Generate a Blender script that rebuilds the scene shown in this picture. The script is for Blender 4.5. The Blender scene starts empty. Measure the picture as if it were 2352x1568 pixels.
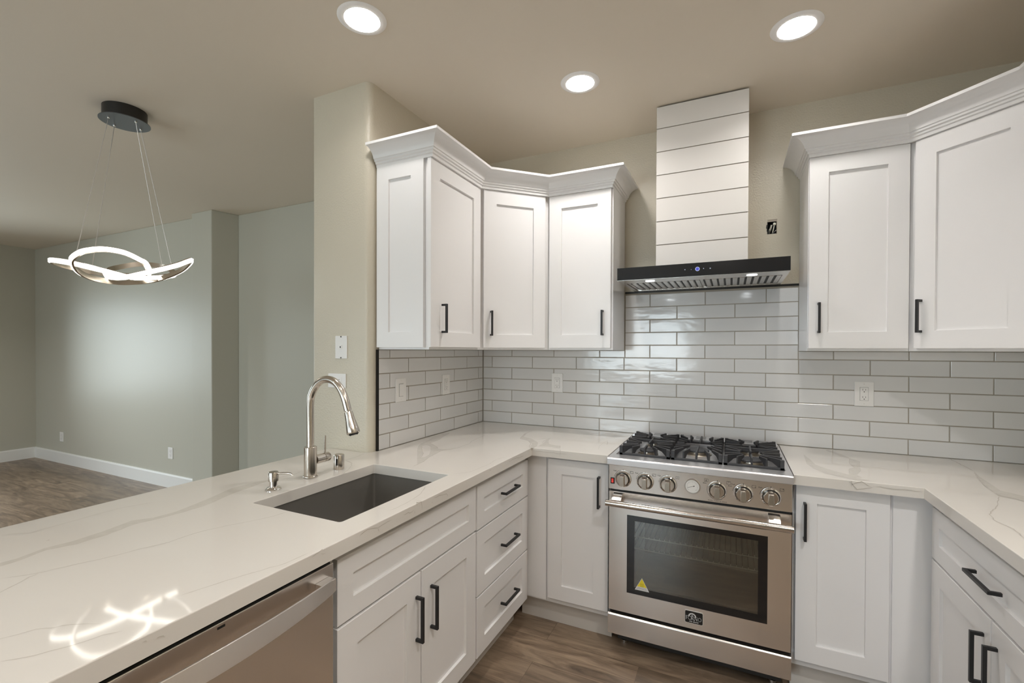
import bpy, bmesh, math, random
from mathutils import Vector, Matrix
random.seed(7)
SC = bpy.context.scene
COL = SC.collection

# ------------------------------------------------------------------ camera
FZ = -0.025            # floor level
ZC = 2.73              # ceiling level
cam_d = bpy.data.cameras.new('camera'); cam = bpy.data.objects.new('camera', cam_d); COL.objects.link(cam)
cam_d.sensor_width = 36.0; cam_d.lens = 1057.0 / 2352.0 * 36.0
cam_d.shift_y = 28.6 / 2352.0
cam_d.clip_start = 0.02
yaw, pit, rol = 0.4452, -0.0086, 0.0036
cy_, sy_, cp_, sp_ = math.cos(yaw), math.sin(yaw), math.cos(pit), math.sin(pit)
fw = Vector((-sy_*cp_, cy_*cp_, sp_)); rt = Vector((cy_, sy_, 0)); up = rt.cross(fw)
r2 = rt*math.cos(rol) + up*math.sin(rol); u2 = -rt*math.sin(rol) + up*math.cos(rol)
M = Matrix.Identity(4)
for i in range(3):
    M[i][0] = r2[i]; M[i][1] = u2[i]; M[i][2] = -fw[i]
M[0][3], M[1][3], M[2][3] = 1.5925, -2.8604, 1.4207
cam.matrix_world = M
SC.camera = cam

# ------------------------------------------------------------------ world, daylight, exposure
W = bpy.data.worlds.new('sky'); SC.world = W; W.use_nodes = True
wn = W.node_tree.nodes; wl = W.node_tree.links
bg = wn['Background']; bg.inputs[1].default_value = 2.0
tc = wn.new('ShaderNodeTexCoord'); sx = wn.new('ShaderNodeSeparateXYZ'); cr = wn.new('ShaderNodeValToRGB')
wl.new(tc.outputs['Generated'], sx.inputs[0]); wl.new(sx.outputs['Z'], cr.inputs[0]); wl.new(cr.outputs[0], bg.inputs[0])
cr.color_ramp.elements[0].position = 0.0; cr.color_ramp.elements[0].color = (0.42, 0.45, 0.40, 1)
cr.color_ramp.elements[1].position = 0.12; cr.color_ramp.elements[1].color = (0.72, 0.88, 1.0, 1)
SC.view_settings.view_transform = 'Standard'; SC.view_settings.look = 'None'
SC.view_settings.exposure = 0.08; SC.view_settings.gamma = 1.0; SC.view_settings.use_curve_mapping = False
try:
    SC.cycles.use_denoising = True; SC.cycles.denoiser = 'OPENIMAGEDENOISE'
    SC.cycles.max_bounces = 12; SC.cycles.diffuse_bounces = 8; SC.cycles.glossy_bounces = 6
    SC.cycles.caustics_reflective = False; SC.cycles.caustics_refractive = False
    SC.cycles.sample_clamp_indirect = 6.0
except Exception:
    pass
CAN_W = 4.4           # watts of each recessed light
CAN_C = (1.0, 0.96, 0.92)

# ------------------------------------------------------------------ materials
def mat(name, color=(.8,.8,.8), rough=.5, metal=0.0, spec=.5, emit=None, estr=0.0, coat=0.0):
    m = bpy.data.materials.new(name); m.use_nodes = True
    b = m.node_tree.nodes['Principled BSDF']
    b.inputs['Base Color'].default_value = (*color, 1); b.inputs['Roughness'].default_value = rough
    b.inputs['Metallic'].default_value = metal; b.inputs['Specular IOR Level'].default_value = spec
    if coat: b.inputs['Coat Weight'].default_value = coat; b.inputs['Coat Roughness'].default_value = .1
    if emit: b.inputs['Emission Color'].default_value = (*emit, 1); b.inputs['Emission Strength'].default_value = estr
    return m
def nb(m, scale=(1,1,1), nscale=50, detail=3, strength=.1, dist=.001, rough=None, ramp=None):
    """noise bump in object space, optional noise-driven colour ramp"""
    nt = m.node_tree; N = nt.nodes; L = nt.links; b = N['Principled BSDF']
    t = N.new('ShaderNodeTexCoord'); mp = N.new('ShaderNodeMapping'); mp.inputs['Scale'].default_value = scale
    n = N.new('ShaderNodeTexNoise'); n.inputs['Scale'].default_value = nscale; n.inputs['Detail'].default_value = detail
    L.new(t.outputs['Object'], mp.inputs[0]); L.new(mp.outputs[0], n.inputs[0])
    bp = N.new('ShaderNodeBump'); bp.inputs['Strength'].default_value = strength; bp.inputs['Distance'].default_value = dist
    L.new(n.outputs[0], bp.inputs['Height']); L.new(bp.outputs[0], b.inputs['Normal'])
    if rough:
        r = N.new('ShaderNodeMapRange'); r.inputs['To Min'].default_value = rough[0]; r.inputs['To Max'].default_value = rough[1]
        L.new(n.outputs[0], r.inputs[0]); L.new(r.outputs[0], b.inputs['Roughness'])
    if ramp:
        c = N.new('ShaderNodeMix'); c.data_type = 'RGBA'
        c.inputs[6].default_value = (*ramp[0], 1); c.inputs[7].default_value = (*ramp[1], 1)
        L.new(n.outputs[0], c.inputs[0]); L.new(c.outputs[2], b.inputs['Base Color'])
    return m
WALLC = (0.59, 0.545, 0.445)
M_wall = nb(mat('wall_paint', WALLC, .33, spec=.5), nscale=125, detail=2, strength=.7, dist=.0022)
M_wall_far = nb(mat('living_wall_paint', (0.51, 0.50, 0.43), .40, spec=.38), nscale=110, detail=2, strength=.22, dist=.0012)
M_ceil = nb(mat('ceiling_paint', (0.77, 0.70, 0.60), .65, spec=.3), nscale=90, detail=3, strength=.25, dist=.001)
M_base = mat('trim_paint', (0.80, 0.80, 0.78), .35)
M_cab = nb(mat('cabinet_paint', (0.80, 0.792, 0.79), .33, spec=.45), nscale=25, strength=.03, dist=.001)
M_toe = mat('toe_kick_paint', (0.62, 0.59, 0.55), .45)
M_blk = nb(mat('matte_black_metal', (0.022, 0.022, 0.023), .42, metal=.3), nscale=400, strength=.1, dist=.0003)
M_trimb = mat('black_edge_metal', (0.02, 0.018, 0.016), .35, metal=.6)
M_ss = nb(mat('brushed_stainless', (0.80, 0.765, 0.73), .30, metal=1.0), scale=(1.0, 1.0, 90), nscale=10, detail=2, strength=.02, dist=.0003, rough=(.20, .27))
M_ss_top = nb(mat('stainless_cooktop', (0.74, 0.73, 0.74), .3, metal=.85), scale=(3, 60, 3), nscale=10, strength=.03, dist=.0004, rough=(.26, .38))
M_nick = nb(mat('brushed_nickel', (0.62, 0.57, 0.51), .2, metal=1.0), scale=(1, 1, 80), nscale=12, strength=.03, dist=.0003)
M_chrome = mat('polished_chrome', (0.75, 0.73, 0.71), .08, metal=1.0)
M_sink = nb(mat('sink_steel', (0.31, 0.295, 0.27), .27, metal=.6), scale=(40, 40, 1), nscale=10, strength=.04, dist=.0004)
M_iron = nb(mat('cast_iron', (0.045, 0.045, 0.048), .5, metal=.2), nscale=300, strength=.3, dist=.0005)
M_white = mat('white_plastic', (0.80, 0.79, 0.77), .3)
M_slot = mat('dark_recess', (0.012, 0.011, 0.010), .6)
M_bglass = mat('black_glass', (0.008, 0.008, 0.009), .06, spec=.6)
M_hoodglass = mat('hood_black_panel', (0.018, 0.019, 0.021), .14, spec=.6)
M_shade = mat('dark_charcoal_metal', (0.035, 0.033, 0.031), .4, metal=.5)
M_plank = nb(mat('shiplap_paint', (0.70, 0.675, 0.645), .4), nscale=20, strength=.03, dist=.001)
M_grout_dark = mat('shiplap_gap', (0.22, 0.19, 0.16), .8)
M_trimw = mat('light_trim_white', (0.95, 0.94, 0.93), .4)
M_led = mat('led_diffuser', (1, 1, 1), .5, emit=(1.0, 0.955, 0.87), estr=5.5)
M_can = mat('can_light_lens', (1, 1, 1), .5, emit=(1.0, 0.96, 0.93), estr=30.0)
M_hoodlamp = mat('hood_lamp_lens', (1, 1, 1), .5, emit=(0.95, 0.97, 1.0), estr=2.5)
M_blue = mat('blue_button', (0.02, 0.02, 0.2), .3, emit=(0.10, 0.12, 0.75), estr=0.6)
M_icon = mat('lit_icon', (.6, .65, .8), .4, emit=(0.6, 0.68, 0.9), estr=0.6)
M_red = mat('red_rocker', (0.55, 0.02, 0.015), .3, emit=(0.8, 0.05, 0.03), estr=.35)
M_print = mat('black_print', (0.03, 0.025, 0.02), .6)
M_dial = mat('dial_white', (0.78, 0.77, 0.74), .35)
M_yel = mat('sticker_yellow', (0.80, 0.66, 0.04), .5)
M_stw = mat('sticker_white', (0.75, 0.75, 0.76), .5)
M_silver = mat('badge_silver', (0.74, 0.71, 0.68), .35, metal=.4)
M_oven = mat('oven_enamel', (0.33, 0.32, 0.26), .45)
M_ssl = nb(mat('brushed_handle_steel', (0.86, 0.82, 0.78), .33, metal=.9), scale=(1, 1, 90), nscale=10, strength=.02, dist=.0003)
M_ssh = mat('polished_bar_steel', (0.60, 0.56, 0.52), .17, metal=1.0)
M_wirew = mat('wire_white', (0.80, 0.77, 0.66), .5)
M_wired = mat('wire_pale', (0.62, 0.58, 0.50), .5)
M_box = mat('plastic_box_edge', (0.42, 0.36, 0.29), .6)
M_alum = mat('pendant_nickel', (0.56, 0.50, 0.42), .28, metal=1.0)
M_plate_lit = mat('canopy_plate_lit_metal', (0.15, 0.165, 0.18), .35, metal=.8)  # paler than the canopy: the lamp's reflection is put into the colour
M_dark = mat('dark_parts_and_shade', (0.03, 0.028, 0.026), .5)  # dark parts; also stands in for shade in and under the range
# thin window glass
def glass(name, tint, gloss):
    m = bpy.data.materials.new(name); m.use_nodes = True; nt = m.node_tree; N = nt.nodes; L = nt.links
    N.remove(N['Principled BSDF']); o = N['Material Output']
    tr = N.new('ShaderNodeBsdfTransparent'); tr.inputs[0].default_value = (*tint, 1)
    gl = N.new('ShaderNodeBsdfGlossy'); gl.inputs['Roughness'].default_value = .03
    fr = N.new('ShaderNodeLayerWeight'); fr.inputs[0].default_value = gloss
    mx = N.new('ShaderNodeMixShader'); L.new(fr.outputs['Fresnel'], mx.inputs[0]); L.new(tr.outputs[0], mx.inputs[1]); L.new(gl.outputs[0], mx.inputs[2])
    L.new(mx.outputs[0], o.inputs[0]); return m
M_wglass = glass('window_glass', (.96, .98, .98), .3)
M_oglass = glass('oven_glass', (.75, .75, .71), .52)
# quartz: base colour plus the veins carried by a mesh attribute
def quartz():
    m = mat('quartz', (.74, .70, .655), .055, spec=.5); nt = m.node_tree; N = nt.nodes; L = nt.links; b = N['Principled BSDF']
    t = N.new('ShaderNodeTexCoord'); n = N.new('ShaderNodeTexNoise'); n.inputs['Scale'].default_value = 3; n.inputs['Detail'].default_value = 6
    L.new(t.outputs['Object'], n.inputs[0])
    base = N.new('ShaderNodeMix'); base.data_type = 'RGBA'
    base.inputs[6].default_value = (.685, .65, .60, 1); base.inputs[7].default_value = (.72, .695, .655, 1)
    L.new(n.outputs[0], base.inputs[0])
    a = N.new('ShaderNodeAttribute'); a.attribute_name = 'vein'
    n2 = N.new('ShaderNodeTexNoise'); n2.inputs['Scale'].default_value = 45; n2.inputs['Detail'].default_value = 5
    L.new(t.outputs['Object'], n2.inputs[0])
    mr = N.new('ShaderNodeMapRange'); mr.inputs['From Min'].default_value = .3; mr.inputs['From Max'].default_value = .7
    mr.inputs['To Min'].default_value = .75; mr.inputs['To Max'].default_value = 1.2; L.new(n2.outputs[0], mr.inputs[0])
    mu = N.new('ShaderNodeMath'); mu.operation = 'MULTIPLY'; mu.use_clamp = True
    L.new(a.outputs['Fac'], mu.inputs[0]); L.new(mr.outputs[0], mu.inputs[1])
    mx = N.new('ShaderNodeMix'); mx.data_type = 'RGBA'; L.new(mu.outputs[0], mx.inputs[0]); L.new(base.outputs[2], mx.inputs[6])
    mx.inputs[7].default_value = (.36, .32, .26, 1); L.new(mx.outputs[2], b.inputs['Base Color'])
    return m
M_quartz = quartz()
# glazed tile with per-tile tone and hand-made waviness
def tile():
    m = mat('glazed_tile', (.74, .72, .70), .12, spec=.55); nt = m.node_tree; N = nt.nodes; L = nt.links; b = N['Principled BSDF']
    g = N.new('ShaderNodeNewGeometry'); mx = N.new('ShaderNodeMix'); mx.data_type = 'RGBA'
    mx.inputs[6].default_value = (.66, .66, .655, 1); mx.inputs[7].default_value = (.73, .727, .72, 1)
    L.new(g.outputs['Random Per Island'], mx.inputs[0]); L.new(mx.outputs[2], b.inputs['Base Color'])
    t = N.new('ShaderNodeTexCoord'); mp = N.new('ShaderNodeMapping'); mp.inputs['Scale'].default_value = (1, 1, 2.2)
    n = N.new('ShaderNodeTexNoise'); n.inputs['Scale'].default_value = 9; n.inputs['Detail'].default_value = 2
    L.new(t.outputs['Object'], mp.inputs[0]); L.new(mp.outputs[0], n.inputs[0])
    bp = N.new('ShaderNodeBump'); bp.inputs['Strength'].default_value = .35; bp.inputs['Distance'].default_value = .004
    L.new(n.outputs[0], bp.inputs['Height']); L.new(bp.outputs[0], b.inputs['Normal'])
    return m
M_tile = tile()
M_grout = nb(mat('grout', (.40, .36, .30), .85, spec=.2), nscale=300, strength=.2, dist=.0005)
# vinyl planks running along x
def planks():
    m = mat('vinyl_plank', (.3, .22, .15), .34, spec=.6); nt = m.node_tree; N = nt.nodes; L = nt.links; b = N['Principled BSDF']
    t = N.new('ShaderNodeTexCoord')
    br = N.new('ShaderNodeTexBrick'); br.inputs['Scale'].default_value = 1.0
    br.inputs['Brick Width'].default_value = 1.22; br.inputs['Row Height'].default_value = .18
    br.inputs['Mortar Size'].default_value = .0012; br.inputs['Mortar Smooth'].default_value = .3; br.offset = .37
    br.inputs['Color1'].default_value = (0, 0, 0, 1); br.inputs['Color2'].default_value = (1, 1, 1, 1); br.inputs['Mortar'].default_value = (.5, .5, .5, 1)
    L.new(t.outputs['Object'], br.inputs[0])
    wp = N.new('ShaderNodeMapping'); wp.inputs['Scale'].default_value = (1.0, 6.0, 1.0); L.new(t.outputs['Object'], wp.inputs[0])
    off = N.new('ShaderNodeVectorMath'); off.operation = 'ADD'; L.new(wp.outputs[0], off.inputs[0])
    sc = N.new('ShaderNodeVectorMath'); sc.operation = 'SCALE'; sc.inputs['Scale'].default_value = 7.0; L.new(br.outputs['Color'], sc.inputs[0]); L.new(sc.outputs[0], off.inputs[1])
    n = N.new('ShaderNodeTexNoise'); n.inputs['Scale'].default_value = 2.3; n.inputs['Detail'].default_value = 7; n.inputs['Roughness'].default_value = .62; n.inputs['Distortion'].default_value = 1.3
    L.new(off.outputs[0], n.inputs[0])
    wv = N.new('ShaderNodeTexNoise'); wv.inputs['Scale'].default_value = 30; wv.inputs['Detail'].default_value = 5; w2 = N.new('ShaderNodeMapping'); w2.inputs['Scale'].default_value = (.22, 2.2, 1); L.new(off.outputs[0], w2.inputs[0]); L.new(w2.outputs[0], wv.inputs[0])
    cr = N.new('ShaderNodeValToRGB'); e = cr.color_ramp.elements
    e[0].position = .25; e[0].color = (.10, .070, .048, 1); e[1].position = .75; e[1].color = (.46, .34, .235, 1)
    k = e.new(.45); k.color = (.24, .172, .118, 1); k = e.new(.58); k.color = (.35, .257, .178, 1)
    L.new(n.outputs[0], cr.inputs[0])
    hs = N.new('ShaderNodeHueSaturation'); mr = N.new('ShaderNodeMapRange'); mr.inputs['To Min'].default_value = .82; mr.inputs['To Max'].default_value = 1.15
    L.new(br.outputs['Color'], mr.inputs[0]); L.new(mr.outputs[0], hs.inputs['Value']); L.new(cr.outputs[0], hs.inputs['Color'])
    mu = N.new('ShaderNodeMix'); mu.data_type = 'RGBA'; mu.blend_type = 'MULTIPLY'; mu.inputs[0].default_value = .5
    L.new(hs.outputs[0], mu.inputs[6]); L.new(wv.outputs[0], mu.inputs[7])
    mm = N.new('ShaderNodeMix'); mm.data_type = 'RGBA'; L.new(br.outputs['Fac'], mm.inputs[0]); L.new(mu.outputs[2], mm.inputs[6]); mm.inputs[7].default_value = (.13, .09, .06, 1)
    L.new(mm.outputs[2], b.inputs['Base Color'])
    bp = N.new('ShaderNodeBump'); bp.inputs['Strength'].default_value = .15; bp.inputs['Distance'].default_value = .001
    L.new(n.outputs[0], bp.inputs['Height']); L.new(bp.outputs[0], b.inputs['Normal'])
    return m
M_floor = planks()

# ------------------------------------------------------------------ mesh helpers
OFF = {}
class MB:
    """collects shapes in world coordinates, builds ONE mesh object"""
    def __init__(s, T=None): s.v = []; s.f = []; s.mi = []; s.att = []; s.T = T; s.m = 0
    def P(s, p):
        p = Vector(p)
        return s.T @ p if s.T is not None else p
    def add(s, vs, fs, att=None):
        o = len(s.v); s.v += [s.P(p) for p in vs]; s.att += (att or [0.0]*len(vs))
        s.f += [tuple(i+o for i in f) for f in fs]; s.mi += [s.m]*len(fs)
    def box(s, a, b):
        x0, y0, z0 = (min(a[i], b[i]) for i in range(3)); x1, y1, z1 = (max(a[i], b[i]) for i in range(3))
        s.add([(x0,y0,z0),(x1,y0,z0),(x1,y1,z0),(x0,y1,z0),(x0,y0,z1),(x1,y0,z1),(x1,y1,z1),(x0,y1,z1)],
              [(0,3,2,1),(4,5,6,7),(0,1,5,4),(1,2,6,5),(2,3,7,6),(3,0,4,7)])
    def prism(s, poly, z0, z1, axis='z'):
        n = len(poly)
        def w(p, z): return {'z': (p[0], p[1], z), 'y': (p[0], z, p[1]), 'x': (z, p[0], p[1])}[axis]
        s.add([w(p, z0) for p in poly] + [w(p, z1) for p in poly],
              [tuple(range(n))[::-1], tuple(range(n, 2*n))] + [(i, (i+1) % n, n+(i+1) % n, n+i) for i in range(n)])
    def ring(s, fr, n):   # connect consecutive rings
        fs = []
        for k in range(fr-1):
            for i in range(n): fs.append((k*n+i, k*n+(i+1) % n, (k+1)*n+(i+1) % n, (k+1)*n+i))
        return fs
    def tube(s, pts, r, n=12, closed=False, caps=True):
        pts = [Vector(p) for p in pts]; k = len(pts); rr = r if isinstance(r, (list, tuple)) else [r]*k
        vs = []; prev = None
        for i, p in enumerate(pts):
            if closed: t = (pts[(i+1) % k]-pts[i-1])
            else: t = pts[min(i+1, k-1)]-pts[max(i-1, 0)]
            t.normalize()
            if prev is None:
                a = Vector((0, 0, 1)) if abs(t.z) < .9 else Vector((1, 0, 0)); prev = t.cross(a).normalized()
            prev = (prev - t*prev.dot(t)).normalized(); q = t.cross(prev)
            for j in range(n):
                c = 2*math.pi*j/n; vs.append(p + (prev*math.cos(c)+q*math.sin(c))*rr[i])
        fs = s.ring(k, n)
        if closed:
            for i in range(n): fs.append(((k-1)*n+i, (k-1)*n+(i+1) % n, (i+1) % n, i))
        elif caps: fs += [tuple(range(n))[::-1], tuple(range((k-1)*n, k*n))]
        s.add(vs, fs)
    def lathe(s, prof, c, ax=(0, 0, 1), n=28):
        ax = Vector(ax).normalized(); a = Vector((0, 0, 1)) if abs(ax.z) < .9 else Vector((1, 0, 0))
        e1 = ax.cross(a).normalized(); e2 = ax.cross(e1); c = Vector(c); vs = []
        for r, h in prof:
            for j in range(n):
                t = 2*math.pi*j/n; vs.append(c + ax*h + (e1*math.cos(t)+e2*math.sin(t))*max(r, 1e-5))
        k = len(prof); s.add(vs, s.ring(k, n) + [tuple(range(n))[::-1], tuple(range((k-1)*n, k*n))])
    def build(s, name, mats, parent=None, bev=0.0, smooth=None, seg=2, label=None):
        me = bpy.data.meshes.new(name); off = OFF.get(parent.name, Vector((0, 0, 0))) if parent else Vector((0, 0, 0))
        me.from_pydata([tuple(v-off) for v in s.v], [], s.f)
        for m in (mats if isinstance(mats, (list, tuple)) else [mats]): me.materials.append(m)
        me.polygons.foreach_set('material_index', s.mi)
        if any(s.att):
            a = me.attributes.new('vein', 'FLOAT', 'POINT'); a.data.foreach_set('value', s.att)
        bm = bmesh.new(); bm.from_mesh(me)
        if not any(s.att): bmesh.ops.recalc_face_normals(bm, faces=bm.faces)
        bm.to_mesh(me); bm.free(); me.update()
        o = bpy.data.objects.new(name, me); COL.objects.link(o)
        if parent: o.parent = parent
        OFF[o.name] = off
        if bev:
            b = o.modifiers.new('bevel', 'BEVEL'); b.width = bev; b.segments = seg; b.limit_method = 'ANGLE'; b.angle_limit = .7
        if smooth:
            me.polygons.foreach_set('use_smooth', [True]*len(me.polygons)); me.set_sharp_from_angle(angle=math.radians(smooth))
        if label: o['label'] = label
        return o
def thing(name, loc, label, cat, group=None):
    o = bpy.data.objects.new(name, None); COL.objects.link(o); o.location = loc; o.empty_display_size = .05
    o['label'] = label; o['category'] = cat
    if group: o['group'] = group
    OFF[o.name] = Vector(loc); return o
def tag(o, label, cat, group=None):
    o['label'] = label; o['category'] = cat
    if group: o['group'] = group
    return o
def struct(o): o['kind'] = 'structure'; return o
def frame_T(o, u, n):
    """local (a,b,c) -> o + a*u + b*n(outward) + c*z"""
    u = Vector(u).normalized(); n = Vector(n).normalized(); m = Matrix.Identity(4)
    for i in range(3): m[i][0] = u[i]; m[i][1] = n[i]; m[i][2] = (0, 0, 1)[i]; m[i][3] = o[i]
    return m
def spline(pts, k=8, closed=False):
    P = [Vector(p) for p in pts]; n = len(P); out = []
    for i in range(n if closed else n-1):
        p0 = P[i-1] if (closed or i > 0) else P[0]*2-P[1]; p1 = P[i]; p2 = P[(i+1) % n]
        p3 = P[(i+2) % n] if (closed or i+2 < n) else P[-1]*2-P[-2]
        for j in range(k):
            t = j/k; out.append(.5*((2*p1)+(-p0+p2)*t+(2*p0-5*p1+4*p2-p3)*t*t+(-p0+3*p1-3*p2+p3)*t**3))
    if not closed: out.append(P[-1])
    return out
def text(s, size, T, m, parent, name='lettering', shear=0.0, align='CENTER', space=1.0, thick=.0002):
    """lettering as a mesh, local x along u, local y up, standing off the surface"""
    c = bpy.data.curves.new('t', 'FONT'); c.body = s; c.size = size; c.shear = shear; c.align_x = align; c.align_y = 'CENTER'
    c.space_character = space; c.extrude = thick; c.resolution_u = 3
    t = bpy.data.objects.new('t', c); COL.objects.link(t)
    me = bpy.data.meshes.new_from_object(t.evaluated_get(bpy.context.evaluated_depsgraph_get())); bpy.data.objects.remove(t); bpy.data.curves.remove(c)
    off = OFF.get(parent.name, Vector((0, 0, 0)))
    for v in me.vertices: v.co = (T @ Vector((v.co.x, v.co.z, v.co.y))) - off
    me.materials.clear(); me.materials.append(m); me.name = name
    o = bpy.data.objects.new(name, me); COL.objects.link(o); o.parent = parent; OFF[o.name] = off; return o

# ------------------------------------------------------------------ the setting
XL, YS, XR = -6.75, -6.2, 2.90        # living room left wall, south wall, kitchen right wall
YW = -0.07                             # long living room wall
b = MB(); b.box((XL-.15, YS-.15, FZ-.05), (XR+.15, .6, FZ)); struct(b.build('floor', M_floor))
b = MB(); b.box((XL-.15, YS-.15, ZC), (XR+.15, .6, ZC+.08)); struct(b.build('ceiling', M_ceil))
b = MB(); b.box((-.39, .008, FZ), (1.763, .15, ZC)); b.box((1.810, .008, FZ), (XR+.15, .15, ZC))
b.box((1.763, .008, FZ), (1.810, .15, 2.056)); b.box((1.763, .008, 2.126), (1.810, .15, ZC)); b.box((1.763, .075, 2.056), (1.810, .15, 2.126))
struct(b.build('wall_back', M_wall))
# end wall carrying the left cabinets, with rounded front corners
R = .035; pts = []
for cx, cy, a0 in ((-.008-R, -1.13+R, -90), (-.008, .02, 0), (-.39, .02, 0), (-.39+R*.3, -1.13+R*.3, 180)):
    if a0 == -90: pts += [(cx+R*math.cos(math.radians(a)), cy+R*math.sin(math.radians(a))) for a in range(-90, 1, 10)]
    elif a0 == 180: pts += [(cx+R*.3*math.cos(math.radians(a)), cy+R*.3*math.sin(math.radians(a))) for a in range(180, 271, 15)]
    else: pts.append((cx, cy))
b = MB(); b.prism(pts, FZ, ZC); struct(b.build('wall_left', M_wall, smooth=40))
b = MB(); b.box((XR, YS, FZ), (XR+.15, .15, ZC)); struct(b.build('wall_right', M_wall))
# long living room wall with its projecting pillar
b = MB()
b.box((XL-.15, YW, FZ), (-3.14, YW+.15, ZC)); b.prism([(-3.14, -.165), (-2.83, -.165), (-2.775, .06), (-2.775, .15), (-3.14, .15)], FZ, ZC); b.box((-2.775, .06, FZ), (-.391, .15, ZC))
struct(b.build('wall_living', M_wall_far, bev=.006))
# left wall with window opening, south wall with two openings
wx = dict(y0=-2.6, y1=-.72, z0=.70, z1=2.15)
b = MB()
b.box((XL-.15, wx['y1'], FZ), (XL, YW+.15, ZC)); b.box((XL-.15, YS, FZ), (XL, wx['y0'], ZC))
b.box((XL-.15, wx['y0'], FZ), (XL, wx['y1'], wx['z0'])); b.box((XL-.15, wx['y0'], wx['z1']), (XL, wx['y1'], ZC))
struct(b.build('wall_far_left', M_wall_far))
def south(b, holes):
    x = XL-.15
    for a, c, z0, z1 in holes:
        b.box((x, YS-.15, FZ), (a, YS, ZC)); b.box((a, YS-.15, z1), (c, YS, ZC))
        if z0 > FZ+.02: b.box((a, YS-.15, FZ), (c, YS, z0))
        x = c
    b.box((x, YS-.15, FZ), (XR+.15, YS, ZC))
b = MB(); south(b, [(-4.9, -2.5, FZ, 2.1), (-1.0, .9, .95, 2.1)]); struct(b.build('wall_south', M_wall_far))
def window(name, T, w, h, mull=1):
    b = MB(T); f = .05
    for a, c in (((0, 0), (w, f)), ((0, h-f), (w, h)), ((0, f), (f, h-f)), ((w-f, f), (w, h-f))):
        b.box((a[0], -.04, a[1]), (c[0], .03, c[1]))
    for i in range(mull): x = w*(i+1)/(mull+1); b.box((x-.025, -.03, f), (x+.025, .02, h-f))
    o = struct(b.build(name, M_base)); g = MB(T); g.box((f, -.004, f), (w-f, .0, h-f)); g.build('pane', M_wglass, o)
window('window_1', frame_T((XL-.08, wx['y0'], wx['z0']), (0, 1, 0), (1, 0, 0)), wx['y1']-wx['y0'], wx['z1']-wx['z0'])
window('window_2', frame_T((-1.0, YS-.08, .95), (1, 0, 0), (0, 1, 0)), 1.9, 1.15)
window('door_1', frame_T((-4.9, YS-.08, FZ), (1, 0, 0), (0, 1, 0)), 2.4, 2.1+.025)
# daylight entering at those openings (sky portals)
def portal(loc, n, sx_, sy_, power, col):
    l = bpy.data.lights.new('daylight', 'AREA'); l.shape = 'RECTANGLE'; l.size = sx_; l.size_y = sy_; l.energy = power; l.color = col
    o = bpy.data.objects.new('daylight', l); COL.objects.link(o); o.location = loc
    o.rotation_euler = Vector(n).to_track_quat('-Z', 'Y').to_euler(); return o
DAY = (.84, .93, 1.0)
portal((XL-.16, (wx['y0']+wx['y1'])/2, 1.37), (1, 0, 0), wx['z1']-wx['z0'], wx['y1']-wx['y0'], 58, DAY)
portal((-3.7, YS-.17, 1.05), (0, 1, 0), 2.4, 2.1, 72, DAY)
portal((-.05, YS-.17, 1.5), (0, 1, 0), 1.9, 1.15, 70, DAY)
# baseboards
def bboard(name, a, c, n):
    a = Vector((*a, FZ)); c = Vector((*c, FZ)); u = (c-a); L_ = u.length
    b = MB(frame_T(a, u, n)); b.prism([(0, 0), (.016, 0), (.016, .125), (.010, .140), (0, .140)], 0, L_, 'x')
    struct(b.build(name, M_base))
bboard('baseboard_left', (XL, YS), (XL, YW-.016), (1, 0, 0))
bboard('baseboard_back', (XL, YW), (-3.14, YW), (0, -1, 0))
bboard('baseboard_pillar', (-3.14, -.165), (-2.83, -.165), (0, -1, 0))
bboard('baseboard_alcove', (-2.76, .06), (-.39, .06), (0, -1, 0))
bboard('baseboard_right', (XR, YS), (XR, -1.56), (-1, 0, 0))

# ------------------------------------------------------------------ backsplash tiles
TL, TH, TT = .3068, .0769, .0075
def rtile(b, u0, u1, z0, z1, g=.0018):
    u0 += g; u1 -= g; z0 += g; z1 -= g
    if u1-u0 < .006 or z1-z0 < .006: return
    c = .0022; d = .0016
    def rect(e, n): return [(u0+e, n, z0+e), (u1-e, n, z0+e), (u1-e, n, z1-e), (u0+e, n, z1-e)]
    vs = rect(0, -TT) + rect(0, -d) + rect(d*.45, -d*.35) + rect(c, 0)
    b.add(vs, [(0,1,5,4),(1,2,6,5),(2,3,7,6),(3,0,4,7)] + [(i, (i+1)%4, 4+(i+1)%4, 4+i) for i in range(4,8)] + [(i, (i+1)%4+8, 12+(i+1)%4, 4+i) for i in range(8,12)] + [(12,13,14,15)])
def backsplash(label, T, W_, regions, o, trims, grout):
    t = thing('tile_backsplash', T @ Vector((W_/2, 0, .914)), label, 'backsplash', 'tiled backsplash panels')
    b = MB(T)
    for (ua, ub, za, zb) in regions:
        k = 0
        while .914+k*TH < zb-1e-5:
            z0 = max(.914+k*TH, za); z1 = min(.914+(k+1)*TH, zb); s0 = o - (TL/2 if k % 2 else 0)
            i = math.floor((ua-s0)/TL)
            while z1 > z0+1e-4 and s0+i*TL < ub:
                rtile(b, max(ua, s0+i*TL), min(ub, s0+(i+1)*TL), z0, z1); i += 1
            k += 1
    b.build('tiles', M_tile, t)
    g = MB(T)
    for r in grout: g.box((r[0], -TT+.0005, r[2]), (r[1], -.0022, r[3]))
    g.build('grout', M_grout, t)
    for r in trims:
        g = MB(T); g.box((r[0], -TT, r[2]), (r[1], .003, r[3])); g.build('edge_trim', M_trimb, t, label='thin black metal edge trim')
    return t
TB = frame_T((0, 0, 0), (1, 0, 0), (0, -1, 0))
hole_z = 1.421
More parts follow.
